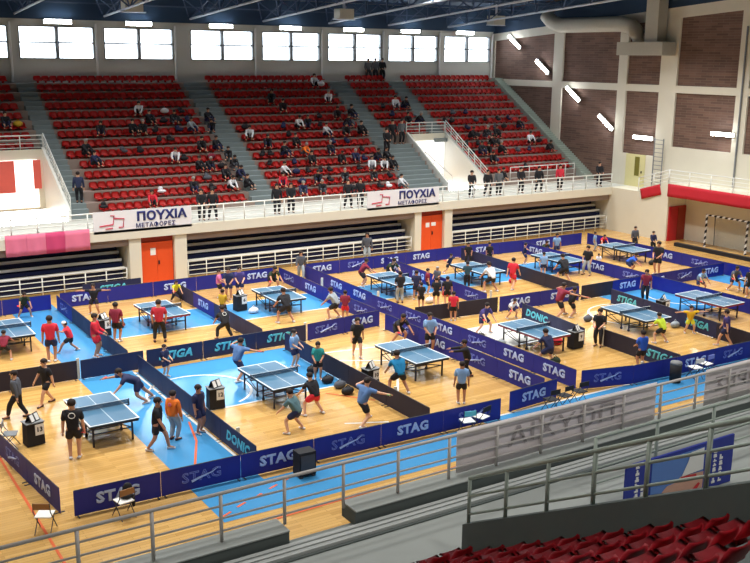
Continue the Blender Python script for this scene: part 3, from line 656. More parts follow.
SITTERS = [(17.95, 0, 'r'), (27.25, 0, 'n'), (28.63, 0, 'k'), (30.82, 0, 'k'), (34.33, 0, 'w'), (42.55, 0, 'k'), (20.67, 1, 'k'), (22.94, 1, 'w'), (23.97, 1, 'k'), (26.4, 1, 'r'), (27.76, 1, 'n'), (28.8, 1, 'k'), (30.73, 1, 'k'), (32.8, 1, 'k'), (23.0, 2, 'k'), (23.84, 2, 'n'), (26.82, 2, 'w'), (27.78, 2, 'n'), (33.22, 2, 'w'), (34.14, 2, 'w'), (34.77, 2, 'k'), (43.14, 2, 'k'), (21.67, 3, 'k'), (22.29, 3, 'k'), (23.19, 3, 'k'), (23.83, 3, 'k'), (29.2, 3, 'k'), (31.31, 3, 'k'), (32.43, 3, 'n'), (33.95, 3, 'k'), (34.73, 3, 'k'), (42.04, 3, 'k'), (42.76, 3, 'k'), (43.4, 3, 'k'), (44.47, 3, 'k'), (49.04, 3, 'k'), (15.79, 4, 'n'), (20.64, 4, 'w'), (22.91, 4, 'dr'), (23.94, 4, 'k'), (27.66, 4, 'k'), (29.07, 4, 'o'), (31.03, 4, 'k'), (44.2, 4, 'k'), (47.97, 4, 'w'), (48.95, 4, 'k'), (15.58, 5, 'k'), (22.49, 5, 'k'), (23.46, 5, 'k'), (27.02, 5, 'k'), (28.92, 5, 'k'), (43.0, 5, 'k'), (43.74, 5, 'k'), (44.36, 5, 'k'), (45.4, 5, 'k'), (26.18, 6, 'w'), (31.58, 6, 'w'), (33.1, 6, 'k'), (34.28, 6, 'k'), (46.87, 6, 'k'), (48.16, 6, 'k'), (17.04, 7, 'k'), (18.89, 7, 'k'), (19.56, 7, 'k'), (22.53, 7, 'g'), (23.98, 7, 'k'), (26.28, 7, 'k'), (29.93, 7, 'w'), (30.75, 7, 'k'), (33.58, 7, 'k'), (38.72, 7, 'k'), (39.49, 7, 'k'), (11.9, 8, 'k'), (12.61, 8, 'm'), (20.19, 8, 'k'), (21.71, 8, 'k'), (24.0, 8, 'k'), (33.42, 8, 'k'), (34.45, 8, 'k'), (19.98, 9, 'w'), (21.58, 9, 'w'), (29.67, 9, 'k'), (38.68, 9, 'w'), (39.37, 9, 'k'), (29.34, 10, 'k'), (33.72, 10, 'w'), (33.43, 12, 'w'), (34.07, 12, 'w')]
CLUTTER = [(17.5,23.7,5,9,16),(20.5,23.7,1,4,14),(15,19,0,2,5),(26,30,3,7,8),(30,34.8,2,8,20),(27,34.5,0,3,18),(37.5,40,6,9,5),(41.8,45,4,8,12),(45,48.8,3,8,8),(42,48.8,1,3,6)]
# ================================================================== SEATS
def in_view(p, mx=12, my=12):
    d = Vector(p)-Vector((0,0,CAM_H)); z = d.dot(fwd)
    if z < .5: return None
    x = 375+FPX*d.dot(r2)/z; y = 281.5-FPX*d.dot(u2)/z
    return (x, y, z) if -mx < x < 750+mx and -my < y < 563+my else None
def seat_bm(w=.43):
    """moulded shell seat, faces -Y, origin on the tread under its back"""
    bm = bmesh.new(); prof = [(-.42,.10),(-.40,.16),(-.22,.13),(-.08,.13),(-.02,.19),(.03,.29),(.05,.37),(.055,.42)]
    hw = [.20,.225,.23,.235,.235,.235,.215,.15]; g = []
    for (y, z), h in zip(prof, hw):
        g.append([bm.verts.new((s*h, y-(.05*abs(s)**2 if z > .18 else 0), z+(.02*abs(s)**2 if z < .17 else 0))) for s in (-1,-.5,0,.5,1)])
    for i in range(len(g)-1):
        for j in range(4): bm.faces.new((g[i][j], g[i][j+1], g[i+1][j+1], g[i+1][j]))
    r = bmesh.ops.solidify(bm, geom=bm.faces[:], thickness=.022)
    add_box(bm, -.05, .05, -.24, -.12, 0, .13)
    return bm
seat_me = mesh(seat_bm(), 'stadium_seat', 'seat_red', True)
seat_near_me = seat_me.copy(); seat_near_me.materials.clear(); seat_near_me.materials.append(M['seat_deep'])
BLOCKS = [('left of first aisle',5.0,13.1,6,ROWS),('above first orange door',14.62,23.9,0,ROWS),('left of wide aisle',25.72,34.9,0,ROWS),
          ('narrow block above wide aisle',36.6,40.0,6,ROWS),('right block by brick wall',41.45,50.1,0,ROWS)]
SP = .475
cand = []
for bi, (bn, a, b, k0, k1) in enumerate(BLOCKS):
    n = int((b-a)/SP)
    for k in range(k0, k1):
        for j in range(n):
            x = a+SP*(j+.5); y = 50.3+.8*k+.66; z = tread(k)+.02
            if (bi == 4 and k == 0) or (bi == 1 and k < 5 and j == 0): continue
            v = in_view((x,y,z+.5))
            if v: cand.append((v[2], bi, k, j, x, y, z))
near = []
for k in range(NROWS):
    for j in range(16):
        x = 9.68-.5*j; y = 12.55-.85*k-.45; z = ntread(k)
        v = in_view((x,y,z+.75), 20, 6)
        if v: near.append((v[2], k, j, x, y, z))
near.sort(); cand.sort()
print('seats near', len(near), 'far', len(cand))
room = 300-len(near); indiv, rest = cand[:room], cand[room:]
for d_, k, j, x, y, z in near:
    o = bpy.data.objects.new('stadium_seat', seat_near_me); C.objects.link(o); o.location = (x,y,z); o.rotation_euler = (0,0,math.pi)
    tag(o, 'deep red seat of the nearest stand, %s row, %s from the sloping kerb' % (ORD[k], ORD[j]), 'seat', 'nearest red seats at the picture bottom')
for d_, bi, k, j, x, y, z in indiv:
    o = bpy.data.objects.new('stadium_seat', seat_me); C.objects.link(o); o.location = (x,y,z)
    tag(o, 'red seat, %s row up, %s from left, %s' % (ORD[k], ORD[j], BLOCKS[bi][0]), 'seat', 'red seats of the far stand')
bm = bmesh.new()
src = seat_me
for d_, bi, k, j, x, y, z in rest:
    n0 = len(bm.verts); bm.from_mesh(src); bm.verts.ensure_lookup_table(); bmesh.ops.translate(bm, vec=(x,y,z), verts=bm.verts[n0:])
me = bpy.data.meshes.new('stadium_seats'); bm.to_mesh(me); bm.free(); me.materials.append(M['seat_red'])
o = bpy.data.objects.new('stadium_seat_rows', me); C.objects.link(o); tag(o, 'red plastic seats filling the higher rows of the far stand', 'seats'); o['kind'] = 'stuff'

# ================================================================== BARRIERS
STYLES = {'nf':('barrier_navy','STAG',False,'lettering_white','navy STAG barrier'),
 'no':('barrier_navy','STAG',True,'lettering_outline','navy outlined STAG barrier'),
 'np':('barrier_navy',None,0,0,'plain navy barrier'), 'ip':('barrier_ink',None,0,0,'plain dark blue barrier'),
 'st':('barrier_ink','STIGA',False,'lettering_cyan','dark STIGA barrier'),
 'do':('barrier_ink','DONIC',False,'lettering_cyan','dark DONIC barrier'),
 'kp':('barrier_black',None,0,0,'plain black barrier')}
BC = {}
def barrier_meshes(style, L):
    key = (style, round(L,2))
    if key in BC: return BC[key]
    cm, txt, outl, lm, _ = STYLES[style]
    bm = bmesh.new(); n = 6; g = []
    for s_ in (-.011,.011):
        rows = [[bm.verts.new((-L/2+.004+(L-.008)*i/n, s_+.008*math.sin(i*2.1), z)) for i in range(n+1)] for z in (.03,.37,.71)]
        g.append(rows)
    for s_ in range(2):
        for j in range(2):
            for i in range(n): bm.faces.new((g[s_][j][i], g[s_][j][i+1], g[s_][j+1][i+1], g[s_][j+1][i]))
    for i in range(n):
        for j in (0,2): bm.faces.new((g[0][j][i], g[0][j][i+1], g[1][j][i+1], g[1][j][i]))
    for i in (0,n):
        for j in range(2): bm.faces.new((g[0][j][i], g[0][j+1][i], g[1][j+1][i], g[1][j][i]))
    cloth = mesh(bm, 'cloth', cm)
    bm = bmesh.new(); add_tube(bm, [(-L/2+.02,0,.015),(-L/2+.02,0,.72),(L/2-.02,0,.72),(L/2-.02,0,.015)], .013, 5); add_tube(bm, [(-L/2+.02,0,.03),(L/2-.02,0,.03)], .01, 5); frame = mesh(bm, 'frame', 'pole')
    bm = bmesh.new(); add_box(bm, -.02, .02, -.14, .14, 0, .018); foot = mesh(bm, 'foot', 'pole')
    let = None
    if txt:
        tm = text_mesh(txt, .4 if txt == 'STAG' else .42, lm, outline=outl, bold=.02 if not outl else 0, space=1.08, shear=0 if txt == 'STAG' else .25)
        k = Matrix.Diagonal((1.1,1,.3,1)); ms = [(tm, Matrix.Translation((0,-.024,.38)) @ RX @ k), (tm, RZ180 @ Matrix.Translation((0,-.024,.38)) @ RX @ k)]
        let = merge(ms, 'lettering', [lm])
    sw = None
    if outl:
        ms = []
        for R_ in (Matrix.Identity(4), RZ180):
            b2 = bmesh.new(); pts = [(-.3,-.035,.27),(0,-.035,.36),(.3,-.035,.43),(.46,-.035,.52)]
            add_tube(b2, pts, .035, 4, .006); ms.append((mesh(b2, 's', 'lettering_white'), R_))
        sw = merge(ms, 'swoosh', ['lettering_white'])
    BC[key] = (cloth, frame, foot, let, sw); return BC[key]
def barrier(x0, y0, x1, y1, style, where):
    L = math.hypot(x1-x0, y1-y0); a = math.atan2(y1-y0, x1-x0)
    t = thing('court_barrier', STYLES[style][4]+', '+where, 'barrier', ((x0+x1)/2,(y0+y1)/2,0), a, 'court barriers')
    cl, fr, ft, let, sw = barrier_meshes(style, L)
    obj('cloth', cl, None, t); obj('frame', fr, None, t)
    for s in (-1,1): obj('foot', ft, None, t, loc=(s*(L/2-.09),0,0))
    if let: obj('lettering', let, None, t)
    if sw: obj('swoosh', sw, None, t)
def run(pts, styles, where, start='left'):
    """one line of barriers: styles string list spread evenly over a polyline"""
    P = [Vector(p) for p in pts]; segs = [(P[i+1]-P[i]).length for i in range(len(P)-1)]; T = sum(segs); n = len(styles)
    def at(s):
        for i, l in enumerate(segs):
            if s <= l+1e-6: return P[i]+(P[i+1]-P[i])*(s/l)
            s -= l
        return P[-1]
    for i, st_ in enumerate(styles):
        a, b = at(T*i/n+.004), at(T*(i+1)/n-.004)
        barrier(a.x, a.y, b.x, b.y, st_, '%s from the %s %s' % (ORD[i], start, where))
run([(5.75,22.95),(19.45,22.62)], ['nf','no','nf','no','nf','no'], 'along the front line')
run([(20.1,22.95),(22.4,23.15)], ['nf'], 'standing free at the front opening')
run([(23.75,23.35),(26.1,22.75),(36.5,22.55)], ['no','np','nf','no','nf','no'], 'along the front line right of the opening')
run([(5.0,30.2),(5.0,27.7),(5.5,23.3)], ['np','no','nf'], 'down the left edge', 'back')
run([(10.95,33.1),(10.95,23.15)], ['ip','ip','ip','do'], 'between the first two front courts', 'back')
run([(2.0,33.55),(8.85,33.55)], ['kp','kp','kp'], 'behind the leftmost front court')
run([(8.95,33.5),(11.3,33.5)], ['ip'], 'behind leftmost front court at white post')
run([(11.4,33.48),(18.2,33.55)], ['st','st','st'], 'of the STIGA row')
run([(18.3,33.6),(22.1,34.0)], ['no','nf'], 'after the STIGA row')
run([(16.95,33.0),(16.95,23.1)], ['ip','kp','kp','kp'], 'between the second and third front courts', 'back')
run([(22.0,33.4),(22.05,23.4)], ['no','nf','no','nf'], 'of the inner double line', 'back')
run([(23.35,36.6),(23.45,33.2),(23.65,23.5)], ['no','no','nf','no','nf','nf'], 'of the outer double line', 'back')
run([(22.3,44.0),(22.1,36.9),(22.1,34.3)], ['no','nf','nf','no'], 'of the inner line of the second row', 'back')
run([(23.7,43.7),(23.5,36.8)], ['np','nf','nf'], 'of the outer line of the second row', 'back')
run([(10.8,43.7),(10.8,33.8)], ['no','ip','ip','ip'], 'between first two second row courts', 'back')
run([(16.4,43.6),(16.4,33.9)], ['ip','nf','ip','ip'], 'between second and third back courts', 'back')
run([(2.0,43.9),(10.6,43.95)], ['np','np','nf','np'], 'along the far line at left')
run([(11.0,43.95),(22.2,44.1)], ['nf','np','nf','np','nf'], 'along the far line before the first door')
run([(12.4,45.2),(15.3,45.2)], ['st'], 'in the short row at the first door')
run([(23.8,44.0),(34.6,43.9)], ['nf','no','nf','nf','np'], 'along the far line before the second door')
run([(34.7,43.9),(38.5,43.5),(43.6,43.6)], ['nf','np','nf','np'], 'along the far line at right')
run([(43.9,43.4),(44.05,31.5),(44.0,26.0)], ['np','no','nf','no','np','no','nf'], 'down the far right side', 'back')
run([(28.6,43.6),(28.1,34.0)], ['nf','nf','nf','no'], 'right of the waiting group', 'back')
run([(33.9,43.5),(33.3,33.3)], ['ip','ip','kp','kp'], 'of the dark line in the second row', 'back')
run([(38.3,43.2),(38.1,33.1)], ['nf','np','nf','no'], 'before the last second row court', 'back')
run([(23.7,33.6),(28.1,33.2)], ['kp','kp'], 'behind the court with the pale floor')
run([(28.2,33.2),(33.0,32.95)], ['nf','nf'], 'behind the DONIC barrier court')
run([(33.1,32.9),(43.9,33.0)], ['kp','nf','nf','no','nf'], 'behind the right front courts')
run([(28.35,31.8),(27.8,27.3)], ['do','ip'], 'between fourth and fifth front courts', 'back')
run([(28.4,26.8),(28.3,22.8)], ['kp','st'], 'at the front end of the fifth court', 'back')
run([(33.9,31.7),(33.1,22.9)], ['st','ip','st','kp'], 'between the fifth and sixth front courts', 'back')
run([(38.0,32.8),(38.0,25.2)], ['np','nf','np'], 'beside the last front court', 'back')
# pale posts where barrier lines meet
for i, (x, y) in enumerate(((8.9,33.52),(10.95,24.6),(16.95,25.2),(18.25,33.6),(22.9,40.4),(23.7,36.75),(28.4,26.9),(28.4,34.2),(19.3,43.9),(29.7,43.9),(26.3,22.7))):
    t = tag(obj('barrier_post', bx((-.05,.05,-.03,.03,0,.78)), 'cream', loc=(x+(.1 if i in (1,2,5,6,7) else 0),y+(.18 if i > 7 else .1) if i not in (1,2,5,6,7) else y,0)), 'short pale post where barriers meet, %s' % ['behind the leftmost front table','near the orange clad person','beside the child with green bat','right of the STIGA row','by the fourth second row barrier','before the waiting group','beside the person with red bat','right of the waiting group','in the far line by the first door','in the far line by the second door','in the front right barrier line'][i], 'post', 'pale barrier posts')

# ================================================================== TABLES
def table(x, y, a, label, red=False, rusty=False):
    t = thing('table_tennis_table', label, 'table', (x,y,0), a, 'blue table tennis tables')
    for s in (-1,1):
        y0, y1 = (.004,1.37) if s > 0 else (-1.37,-.004)
        bm = bx((-.7625,.7625,y0,y1,.735,.76))
        h = obj('tabletop', bm, 'table_blue', t)
        bm = bmesh.new(); z0, z1 = .760, .7625; e = .045
        add_box(bm, -.7625,-.7625+e,y0,y1,z0,z1); add_box(bm, .7625-e,.7625,y0,y1,z0,z1); add_box(bm, -.008,.008,y0,y1,z0,z1)
        ye = y1 if s > 0 else y0; add_box(bm, -.7625+e,.7625-e,min(ye,ye-s*e),max(ye,ye-s*e),z0,z1)
        obj('line_marking', bm, 'table_line', h)
        fm = 'table_red' if red else 'table_frame'
        obj('apron', bx((-.74,-.71,y0+s*0+.02,y1-.02,.66,.735),(.71,.74,y0+.02,y1-.02,.66,.735),(-.74,.74,(y1-.05 if s>0 else y0+.02),(y1-.02 if s>0 else y0+.05),.66,.735)), fm, t)
        for sx in (-1,1):
            obj('leg', bx((sx*.6-.025,sx*.6+.025,s*1.12-.025,s*1.12+.025,0,.66)), 'table_frame' , t)
            bm = bmesh.new(); add_box(bm, sx*.55-.02,sx*.55+.02,s*.22-.02,s*.22+.02,.1,.66); add_tube(bm, [(sx*.55-.03,s*.22,.055),(sx*.55+.03,s*.22,.055)], .055, 8)
            obj('leg', bm, 'table_frame', t)
        bm = bmesh.new(); add_tube(bm, [(-.6,s*1.12,.4),(.6,s*1.12,.4)], .02, 5); add_tube(bm, [(-.55,s*.22,.18),(.55,s*.22,.18)], .02, 5)
        for sx in (-1,1): add_tube(bm, [(sx*.58,s*1.1,.4),(sx*.56,s*.24,.2)], .018, 5); add_tube(bm, [(sx*.58,s*1.1,.62),(sx*.56,s*.24,.25)], .014, 5)
        obj('undercarriage', bm, 'table_frame', t)
    n = obj('net', bx((-.9,.9,-.004,.004,.765,.905)), 'net', t)
    obj('net_tape', bx((-.9,.9,-.006,.006,.905,.918)), 'table_line', n)
    for s in (-1,1): obj('net_post', bx((s*.9-.015,s*.9+.015,-.015,.015,.70,.92),(s*.84-.07,s*.84+.07,-.03,.03,.70,.733)), 'table_frame', n)
    return t
# front row: first..seventh; second row likewise
TF = [(8.09,28.26,.01,'leftmost table of the front row'),(14.17,28.4,.014,'front row table on the blue zone by the STIGA row'),(19.83,28.28,.014,'front row table left of the double blue barriers'),
 (25.85,28.24,.02,'front row table before the DONIC barrier'),(31.51,28.0,-.04,'front row table with lime clad player'),(36.4,28.0,.007,'large front row table at right with red apron'),(41.9,28.6,0,'table cut off by the right picture edge')]
TS = [(7.65,39.0,0,'second row table cut off by the left picture edge'),(14.0,38.84,.03,'second row table below the first orange door'),(19.62,38.8,-.02,'second row table with black clad player bending wide'),
 (26.0,38.75,0,'second row table beside the waiting group'),(31.2,38.6,0,'second row table before the player in white'),(36.7,38.45,0,'second row table before pale shirted person'),(42.2,38.7,0,'farthest table in the corner of the hall')]
for i, (x, y, a, lb) in enumerate(TF): table(x, y, a, 'blue table tennis table, '+lb, i in (3,5))
for i, (x, y, a, lb) in enumerate(TS): table(x, y, a, 'blue table tennis table, '+lb, i in (1,))

# ================================================================== DESKS, CHAIRS, BOXES
def desk(x, y, a, label, num=None, clutter=True, lab2=''):
    t = thing('umpire_desk', label, 'desk', (x,y,0), a, 'black umpire desks')
    bm = bmesh.new(); add_hexa(bm, [(-.27,-.2,0.03),(.27,-.2,.03),(.27,.2,.03),(-.27,.2,.03)], [(-.25,-.19,.72),(.25,-.19,.72),(.25,.19,.72),(-.25,.19,.72)]); obj('cloth_cover', bm, 'black', t)
    obj('top', bx((-.28,.28,-.22,.22,.72,.745)), 'plastic_grey', t)
    c = obj('number_card', bx((-.02,.24,-.215,-.203,.34,.68)), 'paper', t)
    if num: obj('lettering', text_mesh(num, .2, 'black', bold=.006), None, c).matrix_local = Matrix.Translation((.11,-.218,.51)) @ RX
    s = thing('flip_scoreboard', 'open flip scoreboard on top of '+lab2, 'scoreboard', (x,y,.745), a+.5, 'flip scoreboards')
    bm = bmesh.new(); add_hexa(bm, [(-.2,-.12,0),(.2,-.12,0),(.2,-.11,0),(-.2,-.11,0)], [(-.2,-.01,.24),(.2,-.01,.24),(.2,0,.24),(-.2,0,.24)]); add_hexa(bm, [(-.2,.11,0),(.2,.11,0),(.2,.12,0),(-.2,.12,0)], [(-.2,0.001,.24),(.2,.001,.24),(.2,.011,.24),(-.2,.011,.24)]); obj('stand', bm, 'black', s)
    bm = bmesh.new()
    for q in (-1,1): add_hexa(bm, [(q*.1-.07,-.118,.03),(q*.1+.07,-.118,.03),(q*.1+.07,-.112,.03),(q*.1-.07,-.112,.03)], [(q*.1-.07,-.026,.22),(q*.1+.07,-.026,.22),(q*.1+.07,-.02,.22),(q*.1-.07,-.02,.22)])
    obj('score_card', bm, 'paper', s)
desk(6.05,28.3,.15,'black umpire desk with white number card 13 beside the leftmost front table','13',lab2='the desk numbered 13')
desk(11.95,28.35,-.1,'black umpire desk on the blue floor right of the first divider','12',lab2='the desk on the blue floor')
desk(18.0,39.5,.1,'black umpire desk with card beside the mustard shirted person','6',lab2='the desk by the mustard shirt')
desk(17.45,27.4,.1,'black umpire desk piled with bags right of the black divider','10',lab2='the desk at the black divider')
desk(11.35,38.6,.2,'dark umpire desk between the red clad players','5',lab2='the desk between the red players')
desk(27.2,27.2,.0,'dark umpire desk at the end of the DONIC barrier','9',lab2='the desk by the DONIC barrier')
desk(34.3,28.9,.0,'dark umpire desk behind the golden yellow shirt','8',lab2='the desk behind the yellow shirt')
def chair(x, y, a, label, seatm='paper', back='chair_wood', legm='pole'):
    t = thing('folding_chair', label, 'chair', (x,y,0), a, 'folding chairs')
    obj('seat', bx((-.2,.2,-.2,.19,.43,.455)), seatm, t); obj('backrest', bx((-.2,.2,.19,.215,.66,.82)), back, t)
    for s in (-1,1):
        bm = bmesh.new(); add_tube(bm, [(s*.21,-.24,0),(s*.21,.2,.6),(s*.2,.21,.83)], .013, 5); obj('leg', bm, legm, t)
        bm = bmesh.new(); add_tube(bm, [(s*.19,.26,0),(s*.19,-.18,.44)], .013, 5); obj('leg', bm, legm, t)
    return t
chair(4.95,22.6,2.6,'white and wood folding chair alone at the lower left')
c1 = chair(6.85,22.35,3.3,'white folding chair with a dark jacket before the front barrier')
def jacket_bm():
    bm = bmesh.new(); add_ball(bm, (0,.02,.05), .16, 1.1, 1, .5, 8, 6); add_ball(bm, (.06,.1,.2), .15, .9, .6, 1.1, 8, 6); add_ball(bm, (.17,.0,-.12), .09, .6, .8, 2.0, 8, 6); return bm
tag(obj('jacket', jacket_bm(), 'black', None, True, (6.95,22.42,.46)), 'black jacket thrown over the chair before the front barrier', 'jacket')
chair(5.4,28.4,1.2,'grey folding chair at the left barrier beside the number desk','plastic_grey','plastic_grey')
chair(17.75,22.2,2.9,'folding chair with pale seat, left of two by the front barrier','paper','lettering_cyan'); chair(18.35,22.25,3.4,'folding chair with white pad, right of two by the front barrier','paper','black')
chair(21.35,22.3,3.1,'black folding chair, leftmost of three outside the free barrier','black','black'); chair(22.0,22.35,3.2,'black folding chair, middle of three outside the free barrier','black','black'); chair(22.75,22.4,3.1,'black folding chair, rightmost of three outside the free barrier','black','black')
chair(28.3,22.1,3.0,'folding chair with pale seat, left of two beside the black bin','paper','paper'); chair(29.0,22.2,3.2,'folding chair with pale seat, right of two beside the black bin','paper','lettering_outline')
for i, (x, y, h, lb) in enumerate(((11.95,22.15,.75,'black upright speaker box outside the front barrier, lower centre'),(27.35,22.2,.78,'tall black round bin outside the front barrier at right'))):
    t = thing('speaker_box' if i == 0 else 'waste_bin', lb, 'box' if i == 0 else 'bin', (x,y,0))
    if i == 0:
        obj('cabinet', bx((-.26,.26,-.2,.2,.06,h)), 'black', t); obj('grille', bx((-.22,.22,-.215,-.2,.12,h-.08)), 'pole', t)
        for s in (-1,1): obj('foot', bx((s*.2-.05,s*.2+.05,-.2,.2,0,.06)), 'pole', t)
    else:
        bm = bmesh.new(); add_tube(bm, [(0,0,0),(0,0,h-.08)], .2, 16, .22); obj('bucket', bm, 'black', t, True)
        bm = bmesh.new(); add_tube(bm, [(0,0,h-.08),(0,0,h)], .225, 16, .2); obj('lid', bm, 'plastic_grey', t, True)
def bag(x, y, z, m, label, s=1.0, group=None):
    bm = bmesh.new(); add_ball(bm, (0,0,.14*s), .2*s, 1.3, .8, .75, 8, 6); add_tube(bm, [(-.12*s,0,.25*s),(0,0,.36*s),(.12*s,0,.25*s)], .015, 5)
    return tag(obj('sports_bag', bm, m, None, True, (x,y,z)), label, 'bag', group)
for i, (x, y, m, lb) in enumerate(((16.4,28.6,'black','black sports bag by the navy divider next to the teal shirted player'),(16.5,27.9,'cloth_gd','grey sports bag on the floor by the navy divider'),(17.5,27.0,'cloth_gd','brownish grey bag beside the desk at the black divider'),
  (24.3,27.0,'black','black bag under the table before the DONIC barrier'),(24.7,28.9,'cloth_g','pale bag on the floor under the fourth front table'),(26.9,27.9,'cloth_r','red bag beside the desk by the DONIC barrier'),(29.3,27.5,'black','black bag beside the black barrier, fifth front court'),
  (34.4,29.9,'cloth_w','white bag on the dark things behind the lime shirt'),(34.5,31.1,'black','black bag left of the blue floor by the STIGA barrier'),(26.4,36.2,'cloth_w','white bag on the floor in front of the waiting group'),(27.9,36.9,'cloth_r','red bag behind the waiting group'),
  (32.6,37.4,'cloth_r','red bag right of the fourth second row table'),(30.6,29.9,'cloth_gd','dark grey bag left under the fifth front row table'),(33.2,27.2,'cloth_g','pale bag right of the fifth front row table'),(24.6,30.1,'black','black bag at the pale floor beside the double barriers'),(25.0,26.0,'cloth_kg','green bag near the inner end of the outer double barriers'),(16.4,27.2,'black','second black bag in the heap by the navy divider'),(16.5,29.9,'black','black bag behind the teal shirted player'),(12.3,39.4,'cloth_kg','dark green bag beside the maroon shirted youth'),(39.2,37.2,'black','black bag by the navy divider under the umpire'),(42.6,36.9,'black','black bag by the farthest table'),(18.3,38.7,'cloth_w','white towel bundle beside the desk by the mustard shirt'))):
    bag(x, y, 0, m, lb)
# ================================================================== PEOPLE
def ik(a, b, l1, l2, bend):
    """middle joint of a two-bone limb from a to b, bending towards vector bend"""
    d = b-a; L = max(min(d.length, (l1+l2)*.995), .05); u = d.normalized(); x = (l1*l1-l2*l2+L*L)/(2*L); h = math.sqrt(max(l1*l1-x*x, 0))
    n = bend-u*bend.dot(u); n = n.normalized() if n.length > 1e-4 else Vector((0,0,1))
    return a+u*x+n*h, a+u*L
def V(*a): return Vector(a)
# pose: hip height, lean deg, left/right foot (x,y), left/right hand (x,y,z) relative to the shoulder, all in body heights (height 1)
POSES = {
 'stand':dict(hp=.52, lean=2, f=((-.055,.0),(.06,.01)), h=((-.05,.03,-.40),(.05,.05,-.40))),
 'stand2':dict(hp=.52, lean=2, f=((-.06,.02),(.06,-.01)), h=((.03,.17,-.22),(-.03,.17,-.23))),
 'hips':dict(hp=.51, lean=3, f=((-.10,.0),(.11,.0)), h=((-.02,.06,-.30),(.02,.06,-.30)), elbow=1),
 'walk':dict(hp=.505, lean=5, f=((-.05,.17),(.05,-.15)), h=((-.05,-.08,-.38),(.06,.15,-.34))),
 'ready':dict(hp=.43, lean=28, f=((-.17,.05),(.17,-.05)), h=((-.03,.2,-.26),(.10,.26,-.2))),
 'crouch':dict(hp=.38, lean=45, f=((-.16,.02),(.16,.0)), h=((-.05,.2,-.25),(.08,.25,-.2))),
 'lunge':dict(hp=.44, lean=20, f=((-.14,.24),(.15,-.18)), h=((-.16,.16,.02),(.30,.18,-.05))),
 'lean':dict(hp=.46, lean=35, f=((-.08,.08),(.09,-.12)), h=((-.02,.26,-.24),(.02,.28,-.2))),
 'reach':dict(hp=.44, lean=62, f=((-.12,-.22),(.12,-.38)), h=((-.1,.2,-.22),(.08,.36,-.06))),
 'armsout':dict(hp=.49, lean=6, f=((-.13,.03),(.13,-.03)), h=((-.40,.06,.03),(.40,.06,-.02))),
 'armsfwd':dict(hp=.5, lean=14, f=((-.09,.10),(.09,-.12)), h=((-.12,.36,-.02),(.02,.36,-.06))),
 'sit':dict(hp=.15, lean=12, f=((-.09,.27),(.09,.26)), h=((.0,.24,-.22),(.0,.24,-.22)), sit=1),
 'sit2':dict(hp=.15, lean=32, f=((-.11,.26),(.11,.28)), h=((.03,.2,-.26),(-.02,.22,-.2)), sit=1),
}
def joints(pose):
    p = POSES[pose]; J = {}
    hip = V(0,0,p['hp']); cy = 0
    if p['lean'] > 15 and not p.get('sit'): hip.y = -.08*math.sin(math.radians(p['lean']))
    L = math.radians(p['lean']); td = V(0, math.sin(L), math.cos(L)); fw = V(0, math.cos(L), -math.sin(L))
    J['hip'] = hip; J['waist'] = hip+td*.10; J['chest'] = hip+td*.22; J['neck'] = hip+td*.295
    hd = V(0, math.sin(L*.45), math.cos(L*.45)); J['head0'] = J['neck']+hd*.055; J['head1'] = J['neck']+hd*.105+V(0,.008,0); J['head2'] = J['neck']+hd*.155; J['hd'] = hd
    for s, k in ((-1,'l'),(1,'r')):
        i = 0 if s < 0 else 1
        J['sh'+k] = J['neck']+V(s*.105,0,0)-td*.035; J['hj'+k] = hip+V(s*.05,0,-.015)
        fx, fy = p['f'][i]; an = V(fx, fy, .045)
        J['kn'+k], J['an'+k] = ik(J['hj'+k], an, .245, .24, V(s*.15,1,.0 if not p.get('sit') else .6))
        J['to'+k] = J['an'+k]+V(s*.015,.085,-.022)
        hx, hy, hz = p['h'][i]; tgt = J['sh'+k]+V(hx,hy,hz)
        J['el'+k], J['wr'+k] = ik(J['sh'+k], tgt, .17, .145, V(s*(1.6 if p.get('elbow') else .6),-1,-.3))
        J['ha'+k] = J['wr'+k]+(J['wr'+k]-J['el'+k]).normalized()*.045
    return J
PENDING = []
def skin_job(key, verts, edges, radii, levels=1):
    me = bpy.data.meshes.new(key); me.from_pydata([tuple(v) for v in verts], edges, [])
    o = bpy.data.objects.new(key, me); C.objects.link(o); o.modifiers.new('s', 'SKIN'); me.skin_vertices[0].data[0].use_root = True
    for i, r in enumerate(radii):
        r = r if isinstance(r, tuple) else (r, r); me.skin_vertices[0].data[i].radius = r
    m = o.modifiers.new('u', 'SUBSURF'); m.levels = levels; m.render_levels = levels
    o.modifiers['s'].use_smooth_shade = True
    PENDING.append((key, o)); return key
def graph(J, spec):
    names, radii, edges = [], [], []
    for n, r, par in spec: names.append(n); radii.append(r); edges.append((names.index(par), len(names)-1)) if par else None
    return [J[n] for n in names], edges, radii
POSE_PARTS = {}
